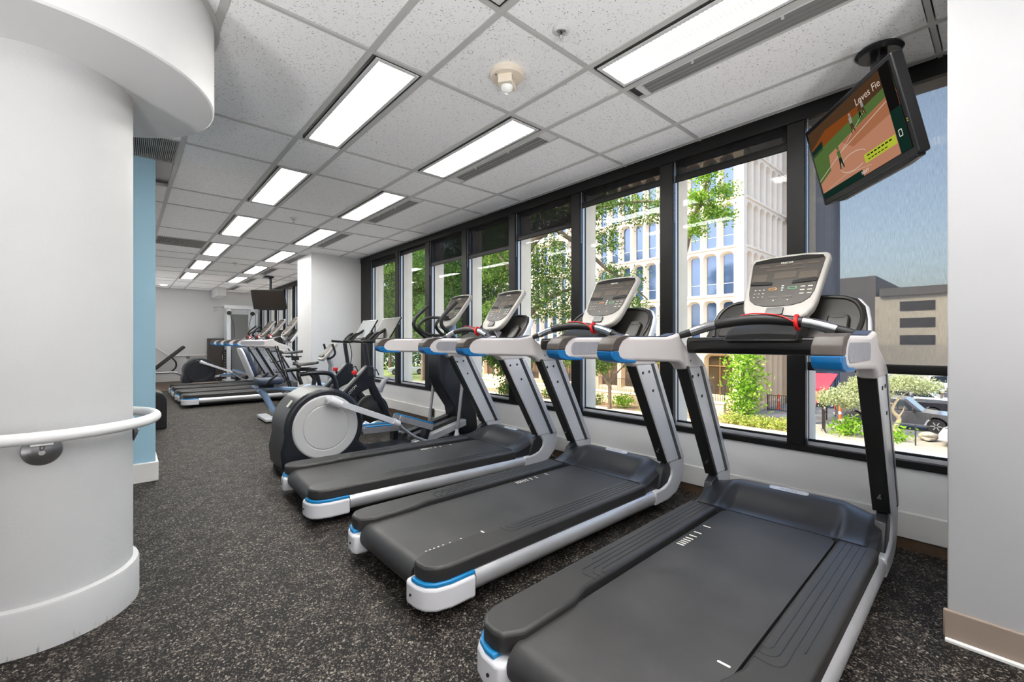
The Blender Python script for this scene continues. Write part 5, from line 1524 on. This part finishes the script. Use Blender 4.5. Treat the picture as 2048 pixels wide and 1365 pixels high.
def fence(name, p0, p1, h, label, gap=0.13):
    t = empty(name, p0, label=label, cat='fence')
    d = Vector(p1) - Vector(p0); L = d.length; u = d.normalized()
    a = math.atan2(u.y, u.x)
    t.rotation_euler = (0, 0, a)
    k = int(L / gap)
    m = MB()
    for i in range(k):
        m.box(i * gap - 0.012, i * gap + 0.012, -0.012, 0.012, 0.05, h - 0.03)
    pk = m.build('pickets', 'iron', t, smooth=False); pk['kind'] = 'stuff'
    for z in (0.12, h - 0.04):
        MB().box(0, L, -0.022, 0.022, z - 0.022, z + 0.022).build('rail', 'iron', t, smooth=False)
    for i in range(int(L / 2.4) + 1):
        MB().box(i * 2.4 - 0.035, i * 2.4 + 0.035, -0.035, 0.035, 0.0, h + 0.08).build('post', 'iron', t, smooth=False)
    return t
fence('iron_fence', (31.6, 13.3, G + 0.06), (31.6, 34.0, G + 0.06), 2.1, 'black iron fence before the ground floor office windows')
fence('iron_fence', (36.9, 12.3, G - 0.02), (36.9, 10.4, G - 0.02), 1.25, 'black iron fence beside the ivy pillar')

# ivy, hedge, shrubs
def bush(name, base, blobs, size, m, label, seed, cat='shrub', stem=None):
    t = empty(name, base, label=label, cat=cat, group='shrubs across the street')
    f = leaf_cloud(blobs, size, per=24, seed=seed).build('foliage', m, t, smooth=False); f['kind'] = 'stuff'
    MB().tube([(0, 0, 0), (0.02, 0, stem or 0.3)], 0.05, 8).build('stem', 'bark', t)
    return t
bush('ivy_pillar', (31.75, 12.1, G + 0.06), [((0, 0, 0.5 + 0.55 * i), (0.6 + 0.05 * i, 0.62 + 0.06 * i, 0.5), 330) for i in range(9)], 0.13, 'leaf_ivy', 'tall pillar covered in bright green ivy at the building corner', 3, 'ivy', 4.6)
bush('low_hedge', (29.0, 10.2, G + 0.06), [((0, -1.4 + 0.4 * i, 0.28), (0.45, 0.4, 0.28), 240) for i in range(9)], 0.08, 'leaf_hedge', 'yellow green hedge along the sidewalk by the ivy pillar', 4, 'hedge')
bush('round_shrub', (29.35, 20.1, G + 0.06), [((0, 0, 0.5), (0.55, 0.55, 0.45), 700)], 0.09, 'leaf_ivy', 'bright round shrub nearer the slim street tree', 5)
bush('round_shrub', (29.2, 17.6, G + 0.06), [((0, 0, 0.5), (0.55, 0.55, 0.45), 700)], 0.09, 'leaf_ivy', 'bright round shrub farther right of the slim street tree', 6)
bush('grass_clump', (29.2, 14.3, G + 0.06), [((0, 0, 0.4), (0.3, 0.3, 0.45), 260)], 0.11, 'leaf_hedge', 'spiky plant by the planter wall', 7)
bush('grass_clump', (30.5, 6.1, G), [((0, 0, 0.4), (0.32, 0.32, 0.36), 420)], 0.12, 'leaf_ivy', 'green grassy clump left of the railing post', 8)
bush('grass_clump', (30.7, 4.1, G), [((0, 0, 0.3), (0.2, 0.2, 0.22), 260)], 0.10, 'leaf_ivy', 'green grassy clump by the railing at the right', 9)
for i, y in enumerate((22.8, 25.4, 28.0, 31.0)):
    bush('round_shrub', (29.15, y, G + 0.06), [((0, 0, 0.45), (0.5, 0.6, 0.45), 420)], 0.09, 'leaf_dark', 'dark shrub behind the slim street tree, %s from it' % ORD[i], 20 + i)

# trees
tree('oak_tree', 'large leaning street tree with a thick limb, close outside the windows', (11.3, 12.7, G), [(11.3, 12.7, G), (11.45, 12.55, 0.0), (11.5, 12.5, 2.4), (11.57, 12.46, 4.3), (11.88, 12.19, 5.1), (12.41, 11.72, 5.6), (13.4, 10.9, 6.3)],
     [(0.14, [(11.5, 12.5, 2.0), (12.4, 11.8, 2.9), (13.2, 11.1, 3.3)]), (0.10, [(12.41, 11.72, 5.6), (13.36, 10.89, 4.73), (14.01, 10.32, 3.95), (14.51, 9.87, 3.57), (15.2, 9.3, 2.8)]),
      (0.09, [(11.5, 12.5, 3.4), (11.0, 13.0, 4.3), (10.6, 13.6, 5.2)]), (0.07, [(13.4, 10.9, 6.3), (14.9, 9.6, 6.6), (16.4, 8.2, 6.5), (17.3, 7.45, 6.4)])],
     [((11.98, 12.1, 6.1), (1.2, 1.2, 0.9), 3000), ((12.63, 11.53, 3.57), (1.1, 1.1, 0.9), 2400), ((11.76, 12.3, 2.79), (1.1, 1.1, 0.9), 2600), ((13.79, 10.51, 5.31), (1.0, 1.0, 0.8), 1800), ((14.37, 10.0, 3.57), (0.9, 0.9, 0.8), 1400),
      ((13.64, 10.63, 6.66), (1.2, 1.2, 0.8), 2600), ((15.09, 9.36, 6.3), (0.9, 0.9, 0.7), 1400), ((14.8, 9.61, 2.2), (0.8, 0.8, 0.8), 1400), ((13.07, 11.15, 2.02), (1.0, 1.0, 0.8), 2400), ((10.89, 13.06, 4.34), (1.2, 1.2, 1.0), 3000),
      ((12.27, 11.85, 4.34), (1.0, 1.0, 0.9), 1800), ((10.6, 13.5, 6.0), (1.4, 1.4, 1.0), 3000), ((11.2, 13.2, 2.2), (1.0, 1.0, 0.9), 2000)],
     0.055, 'leaf_oak', r0=0.30, seed=11)
tree('oak_tree', 'leafy branch of a street tree hanging before the pale building', (19.2, 10.9, G), [(19.2, 10.9, G), (18.9, 10.5, 0.0), (18.3, 9.6, 4.0), (17.6, 8.6, 6.4), (17.0, 7.8, 7.4)], [(0.05, [(17.0, 7.8, 7.2), (16.9, 7.7, 6.6), (17.2, 7.4, 6.0)]), (0.05, [(17.3, 8.2, 6.9), (16.6, 8.0, 6.0), (16.45, 8.1, 5.4)])],
     [((16.62, 8.02, 6.75), (0.38, 0.38, 0.30), 840), ((17.12, 7.57, 6.15), (0.36, 0.36, 0.28), 840), ((17.40, 7.33, 7.0), (0.34, 0.34, 0.25), 600), ((16.50, 8.12, 5.75), (0.28, 0.28, 0.28), 520), ((16.91, 7.76, 7.5), (0.36, 0.36, 0.25), 600), ((17.45, 7.28, 6.0), (0.22, 0.22, 0.2), 320), ((16.3, 8.28, 6.6), (0.2, 0.2, 0.2), 240), ((16.6, 8.0, 5.35), (0.2, 0.2, 0.2), 240)],
     0.06, 'leaf_bright', r0=0.16, seed=12)
tree('oak_tree', 'dense green tree seen through the middle windows', (15.4, 21.0, G), [(15.4, 21.0, G), (15.5, 21.0, 0.0), (15.6, 20.9, 4.0)], [(0.16, [(15.5, 21, 1.5), (16.2, 20.4, 3.0), (16.6, 20.0, 4.5)]), (0.16, [(15.5, 21, 1.8), (14.8, 21.6, 3.2), (14.4, 21.9, 5.0)])],
     [((14.44, 21.93, 6.0), (2.2, 2.2, 1.6), 11440), ((15.77, 20.76, 4.82), (2.0, 2.0, 1.5), 10560), ((14.44, 21.93, 2.9), (2.0, 2.0, 1.4), 9680), ((16.21, 20.37, 2.4), (1.8, 1.8, 1.3), 8800), ((16.66, 19.98, 6.59), (1.9, 1.9, 1.5), 9680), ((15.4, 21.2, 8.5), (2.4, 2.4, 1.6), 8800), ((15.3, 21.1, 0.9), (1.6, 1.6, 0.9), 3960)],
     0.07, 'leaf_dark', r0=0.32, seed=13)
tree('oak_tree', 'tall green tree seen through the far left windows', (16.9, 33.1, G), [(16.9, 33.1, G), (16.9, 33.1, 0.0), (17.0, 33.0, 5.0)], [(0.2, [(16.9, 33.1, 1.0), (18.0, 32.3, 4.0)]), (0.2, [(16.9, 33.1, 1.0), (15.9, 34.0, 4.0)])],
     [((15.7, 34.15, 6.2), (2.8, 2.8, 2.2), 12480), ((17.54, 32.53, 7.4), (2.8, 2.8, 2.2), 12480), ((17.85, 32.26, 3.9), (2.5, 2.5, 1.8), 10560), ((16.0, 33.88, 3.0), (2.4, 2.4, 1.6), 9600), ((18.77, 31.45, 6.2), (2.5, 2.5, 2.0), 10560), ((17, 33, 10.5), (3.2, 3.2, 2.4), 10560)],
     0.09, 'leaf_oak', r0=0.36, seed=14)
tree('small_tree', 'dark ivy wrapped small tree outside the middle windows', (18.3, 21.2, G), [(18.3, 21.2, G), (18.3, 21.2, -2.0), (18.3, 21.2, -0.6)], [],
     [((18.42, 21.09, -0.3), (1.1, 1.1, 0.7), 2600), ((17.89, 21.55, 0.3), (0.9, 0.9, 0.6), 1800), ((18.3, 21.2, -2.4), (0.5, 0.5, 1.2), 1800)], 0.09, 'leaf_dark', r0=0.2, seed=15)
tree('small_tree', 'slim street tree with bare forked trunk before the planter wall', (28.1, 20.5, G), [(28.1, 20.5, G), (28.1, 20.5, -2.6), (28.0, 20.6, -1.9)], [(0.10, [(28.0, 20.6, -2.2), (28.6, 20.1, -1.2), (29.2, 19.6, -0.4)]), (0.09, [(28.0, 20.6, -2.2), (27.6, 20.9, -1.2), (27.3, 21.3, -0.4)]), (0.07, [(28.1, 20.5, -2.0), (28.4, 20.3, -0.8)])],
     [((27.29, 21.27, -0.6), (1.0, 1.0, 0.7), 1600), ((28.74, 19.99, 0.2), (1.1, 1.1, 0.8), 1800), ((30.0, 18.9, -0.6), (1.0, 1.0, 0.6), 1400), ((27.87, 20.76, 1.1), (1.2, 1.2, 0.9), 1800), ((26.42, 22.04, 0.0), (1.0, 1.0, 0.8), 1600), ((29.2, 19.5, 1.8), (1.3, 1.3, 0.9), 1800)], 0.10, 'leaf_oak', r0=0.17, seed=16)
tree('small_tree', 'pale leafed small tree with a crooked tan trunk by the parked trucks', (32.62, 4.45, G), [(32.62, 4.45, G), (32.72, 4.32, -3.6), (32.90, 4.2, -3.2), (32.6, 4.45, -2.7), (32.75, 4.3, -2.2)], [(0.05, [(32.85, 4.22, -3.1), (33.0, 4.05, -2.75), (33.1, 4.0, -2.5)]), (0.05, [(32.7, 4.4, -2.4), (31.9, 5.0, -2.0), (31.2, 5.7, -1.8), (30.4, 6.4, -2.0)]), (0.05, [(32.7, 4.35, -2.3), (33.3, 3.9, -1.7), (34.0, 3.2, -1.5)])],
     [((30.39, 6.41, -1.95), (0.7, 0.7, 0.45), 1400), ((31.24, 5.66, -1.4), (0.8, 0.8, 0.5), 1800), ((32.09, 4.91, -1.5), (0.8, 0.8, 0.45), 1600), ((33.15, 3.98, -1.25), (0.9, 0.9, 0.4), 1600), ((34.0, 3.23, -1.4), (0.8, 0.8, 0.35), 1200), ((30.81, 6.04, -2.3), (0.6, 0.6, 0.35), 900), ((32.3, 4.7, -1.0), (1.2, 1.2, 0.5), 1400), ((29.75, 6.97, -2.05), (0.5, 0.5, 0.35), 640)], 0.065, 'leaf_pale', 'bark_pale', r0=0.15, seed=17)
for i, (x, y, z, rr) in enumerate(((24, 62, 1.0, 4.5), (34, 70, 1.5, 5.5), (44, 66, 2.0, 5.0), (12.5, 52, 2.0, 5.0), (30, 52, 3.5, 4.5))):
    tree('oak_tree', 'distant tree at the end of the street, %s of five' % ORD[i], (x, y, G), [(x, y, G), (x, y, z - 1)], [], [((x, y, z + 1.5), (rr, rr, 3.4), 2200), ((x + 1, y - 1, z + 5.0), (rr * 0.8, rr * 0.8, 2.6), 1400)], 0.28, 'leaf_dark' if i % 2 else 'leaf_oak', r0=0.35, seed=30 + i)

bush('distant_hedge', (30.0, 78.0, G), [((-22 + 5.5 * i, 0, 2.2), (3.4, 1.5, 2.4), 700) for i in range(12)], 0.32, 'leaf_dark', 'long dark hedge closing off the far end of the street', 41, 'hedge', 3.0)

# ---- right side: blue building, parking garage, awnings
bb2 = empty('blue_building', (42.0, 9.3, G), label='dark blue metal sided building left of the parking lot', cat='building')
MB().box(0.0, 2.0, 0.0, 3.0, 0.0, 26).build('body', 'blue_siding', bb2, smooth=False)
for i in range(6):
    MB().box(-0.06, 0.0, 0.1 + 0.5 * i, 0.2 + 0.5 * i, 0, 26).build('siding_rib', 'blue_siding', bb2, smooth=False)
    if i < 4:
        MB().box(0.2 + 0.5 * i, 0.3 + 0.5 * i, -0.06, 0.0, 0, 26).build('siding_rib', 'blue_siding', bb2, smooth=False)
MB().box(-0.08, -0.02, 0.4, 1.9, 0.0, 2.8).build('dock_door', 'garage_slot', bb2, smooth=False)
gb = empty('parking_garage', (60.0, 4.6, G), label='grey parking garage with dark slots seen through the mesh shade', cat='building')
MB().box(0, 16, -0.6, 5.0, 0, 10.0).build('body', 'garage_light', gb, smooth=False)
MB().box(0.3, 16, 5.0, 12.0, 0, 12.3).build('stair_tower', 'garage_dark', gb, smooth=False)
MB().box(-0.3, 16, -0.6, 4.6, 10.0, 10.8).build('roof_band', 'garage_dark', gb, smooth=False)
for z in (4.95, 6.7, 8.4):
    MB().box(-0.05, 0.3, 0.35, 3.0, z, z + 0.95).build('slot_opening', 'garage_slot', gb, smooth=False)
aw = empty('red_awning', (35.2, 9.0, G), label='two sloping red awnings by the blue building', cat='awning')
MB().prism([(0.0, 2.0), (2.6, 2.9), (2.6, 2.98), (0.0, 2.08)], 'y', -0.9, 0.5).build('upper_canopy', 'awning_red', aw, smooth=False)
MB().prism([(-2.4, 1.0), (0.2, 1.95), (0.2, 2.03), (-2.4, 1.08)], 'y', -0.7, 0.0).build('lower_canopy', 'awning_red', aw, smooth=False)
MB().box(-2.4, -2.2, -0.7, 0.0, 0.0, 1.0).build('red_skirt', 'awning_red', aw, smooth=False)
for x, y, h in ((0.2, -0.8, 2.1), (2.4, -0.8, 2.8), (-2.3, -0.65, 1.0), (0.1, -0.05, 1.95), (2.4, 0.4, 2.8)):
    MB().cyl((x, y, 0), (x, y, h), 0.04, 8).build('post', 'iron', aw)
def cone(loc, h, label):
    t = empty('traffic_post', loc, label=label, cat='bollard')
    MB().lathe([(0.17, 0.0), (0.17, 0.06), (0.09, 0.07), (0.07, h - 0.08), (0.05, h), (0.0, h + 0.01)], 16, cap=False).build('post', 'orange_plastic', t)
    MB().lathe([(0.085, h * 0.55), (0.083, h * 0.68)], 16, cap=False).build('band', 'label_white', t)
cone((33.9, 7.15, G), 1.25, 'orange traffic post behind the grey pickup')
cone((38.3, 12.0, G), 1.15, 'orange traffic post by the iron fence beside the ivy')
rl = empty('pipe_railing', (29.9, 5.2, G), label='black pipe railing between sidewalk and parking lot', cat='railing')
for y in (0.0, -2.0, -4.0):
    MB().cyl((0.04 * -y, y, 0), (0.04 * -y, y, 1.08), 0.03, 10).build('post', 'iron', rl)
MB().tube([(0, 0, 1.05), (0.08, -2.0, 1.05), (0.16, -4.0, 1.05)], 0.02, 8).build('top_rail', 'iron', rl)
fence('iron_fence', (31.5, 7.5, G), (30.0, 7.0, G), 1.3, 'short black iron fence beneath the red awning')
def boulder(loc, s, label, seed):
    rnd = random.Random(seed); m = MB()
    m.grid(lambda u, v: (s * (0.5 + 0.12 * math.sin(7 * u + seed) * math.sin(5 * v * PI)) * math.cos(2 * PI * u) * math.sin(PI * v), s * 0.8 * (0.5 + 0.10 * math.sin(9 * u)) * math.sin(2 * PI * u) * math.sin(PI * v), s * 0.55 * (0.5 - 0.5 * math.cos(PI * v)) ), 16, 10)
    t = tag(m.build('boulder', 'rock', smooth=True, ang=30), label, 'rock'); t.location = loc
boulder((31.9, 2.9, G), 0.9, 'pale boulder under the small tree by the trucks', 1)
boulder((32.6, 6.6, G), 1.1, 'rough pale boulder by the grassy clump', 2)

# ---- vehicles
def wheel(par, x, y, r, m='wheel_dark'):
    w = MB().lathe([(r * 0.62, -0.11), (r * 0.95, -0.12), (r, -0.09), (r, 0.09), (r * 0.95, 0.12), (r * 0.62, 0.11)], 28, origin=(x, y, r), M=Matrix.Rotation(R(90), 3, 'X')).build('tyre', 'tyre', par)
    s = 1 if y > 0 else -1
    MB().lathe([(r * 0.64, 0.0), (r * 0.6, 0.02), (r * 0.2, 0.03), (0.0, 0.035)], 20, origin=(x, y + s * 0.095, r), M=Matrix.Rotation(R(-90 * s), 3, 'X'), cap=False).build('rim', m, w)
    for k in range(6):
        a = 2 * PI * k / 6
        MB().obox((x + r * 0.38 * math.cos(a), y + s * 0.128, r + r * 0.38 * math.sin(a)), (r * 0.45, 0.02, r * 0.13), Matrix.Rotation(-a, 3, 'Y')).build('spoke', 'wheel_silver', w, smooth=False)
def pickup(loc, rz, paint, label):
    """nose towards +x"""
    t = empty('pickup_truck', loc, rz, label=label, cat='truck', group='vehicles outside')
    W = 0.98
    low = [(-2.9, 0.55), (-2.9, 1.20), (-0.75, 1.20), (-0.75, 1.16), (1.25, 1.16), (2.55, 1.08), (2.85, 0.95), (2.9, 0.60), (2.75, 0.45), (2.42, 0.45)] + [(1.90 + 0.50 * math.cos(R(a)), 0.42 + 0.50 * math.sin(R(a))) for a in range(10, 175, 15)] + [(1.38, 0.42), (-1.38, 0.42)] + [(-1.90 + 0.50 * math.cos(R(a)), 0.42 + 0.50 * math.sin(R(a))) for a in range(10, 175, 15)] + [(-2.42, 0.45)]
    b = MB().prism(low, 'y', -W, W).build('body', paint, t, bevel=0.06, seg=3)
    cab = [(-0.80, 1.14), (-0.72, 1.82), (-0.45, 1.90), (0.55, 1.88), (1.30, 1.14)]
    MB().prism(cab, 'y', -W * 0.88, W * 0.88).build('cab', paint, t, bevel=0.07, seg=3)
    for s in (-1, 1):
        MB().prism([(-0.66, 1.20), (-0.60, 1.74), (-0.08, 1.76), (-0.08, 1.20)], 'y', s * W * 0.875, s * W * 0.89).build('side_window', 'car_glass', t, smooth=False)
        MB().prism([(0.0, 1.20), (0.0, 1.76), (0.52, 1.74), (1.02, 1.22)], 'y', s * W * 0.875, s * W * 0.89).build('side_window', 'car_glass', t, smooth=False)
        MB().obox((0.98, s * 1.12, 1.22), (0.10, 0.20, 0.26)).build('mirror', 'iron', t, bevel=0.03)
        MB().box(-0.3, -0.1, s * W - 0.005, s * W + 0.02, 1.02, 1.06).build('door_handle', 'iron', t, smooth=False)
        MB().box(2.55, 2.88, s * 0.72 - 0.22, s * 0.72 + 0.22, 0.82, 1.0).build('headlight', 'lamp_clear', t, bevel=0.03)
        MB().box(-2.93, -2.80, s * 0.88 - 0.10, s * 0.88 + 0.115, 0.82, 1.16).build('tail_light', 'lamp_red', t, bevel=0.02)
        for x in (-1.9, 1.9):
            wheel(t, x, s * 0.87, 0.41)
    MB().obox((0.93, 0, 1.51), (0.98, W * 1.6, 0.02), Matrix.Rotation(R(45), 3, 'Y')).build('windscreen', 'car_glass', t, smooth=False)
    MB().box(-2.82, -0.90, -0.86, 0.86, 1.0, 1.215).build('bed_floor', 'iron', t, smooth=False)
    MB().box(2.80, 2.98, -0.92, 0.92, 0.42, 0.66).build('front_bumper', 'bumper_chrome', t, bevel=0.04)
    MB().box(-3.02, -2.86, -0.92, 0.92, 0.46, 0.64).build('rear_bumper', 'bumper_chrome', t, bevel=0.04)
    MB().box(2.86, 2.93, -0.55, 0.55, 0.70, 0.98).build('grille', 'iron', t, bevel=0.02)
    return t
def suv(loc, rz, paint, label, h=1.65):
    t = empty('parked_car', loc, rz, label=label, cat='car', group='vehicles outside')
    W = 0.90
    k = h / 1.65
    low = [(-2.25, 0.45), (-2.3, 0.95 * k), (-2.2, 1.02 * k), (1.05, 1.0 * k), (2.05, 0.88 * k), (2.25, 0.70), (2.25, 0.40), (1.85, 0.36)] + [(1.40 + 0.40 * math.cos(R(a)), 0.34 + 0.40 * math.sin(R(a))) for a in range(10, 175, 15)] + [(-1.0, 0.30)] + [(-1.40 + 0.40 * math.cos(R(a)), 0.34 + 0.40 * math.sin(R(a))) for a in range(10, 175, 15)] + [(-1.85, 0.36)]
    MB().prism(low, 'y', -W, W).build('body', paint, t, bevel=0.07, seg=3)
    top = [(-2.15, 0.98 * k), (-1.95, 1.45 * k), (-1.6, 1.62 * k), (0.0, 1.65 * k), (0.45, 1.55 * k), (1.15, 0.98 * k)]
    MB().prism(top, 'y', -W * 0.86, W * 0.86).build('cabin', paint, t, bevel=0.08, seg=3)
    for s in (-1, 1):
        MB().prism([(-1.9, 1.05 * k), (-1.75, 1.45 * k), (-0.7, 1.5 * k), (-0.7, 1.05 * k)], 'y', s * W * 0.855, s * W * 0.872).build('side_window', 'car_glass', t, smooth=False)
        MB().prism([(-0.6, 1.05 * k), (-0.6, 1.5 * k), (0.30, 1.47 * k), (0.85, 1.05 * k)], 'y', s * W * 0.855, s * W * 0.872).build('side_window', 'car_glass', t, smooth=False)
        MB().box(1.85, 2.2, s * 0.66 - 0.18, s * 0.66 + 0.18, 0.66, 0.82).build('headlight', 'lamp_clear', t, bevel=0.03)
        MB().box(-2.32, -2.2, s * 0.75 - 0.12, s * 0.75 + 0.12, 0.70, 0.95).build('tail_light', 'lamp_red', t, bevel=0.02)
        for x in (-1.4, 1.4):
            wheel(t, x, s * 0.80, 0.33)
    a = math.atan2(0.57 * k, 0.70)
    MB().obox((0.81, 0, 1.275 * k), (0.84, W * 1.5, 0.02), Matrix.Rotation(a, 3, 'Y')).build('windscreen', 'car_glass', t, smooth=False)
    MB().box(2.18, 2.28, -0.6, 0.6, 0.42, 0.62).build('grille', 'iron', t, bevel=0.02)
    return t
pickup((35.9, 4.75, G - 0.02), R(-90), 'paint_grey', 'dark grey pickup truck parked nearest, facing right')
pickup((41.6, 5.4, G - 0.02), R(90), 'paint_black', 'black pickup truck with red tail light behind the grey one')
pickup((33.5, 63.0, G + 0.05), R(152), 'paint_white', 'white pickup truck far down the street at the left')
suv((31.3, 0.15, G - 0.02), R(90), 'paint_white', 'white car whose nose shows at the lower right of the window')
suv((46.5, 4.6, G - 0.02), R(-90), 'paint_white', 'white car parked just beyond the black pickup')
suv((52.5, 7.0, G - 0.02), R(-90), 'paint_white', 'white car in the second row behind the small tree')
suv((52.5, 1.6, G - 0.02), R(-90), 'paint_grey', 'grey car in the second row at the right')
suv((57.5, 3.2, G - 0.02), R(-90), 'paint_white', 'tall white van in the last row at the right', 2.3)
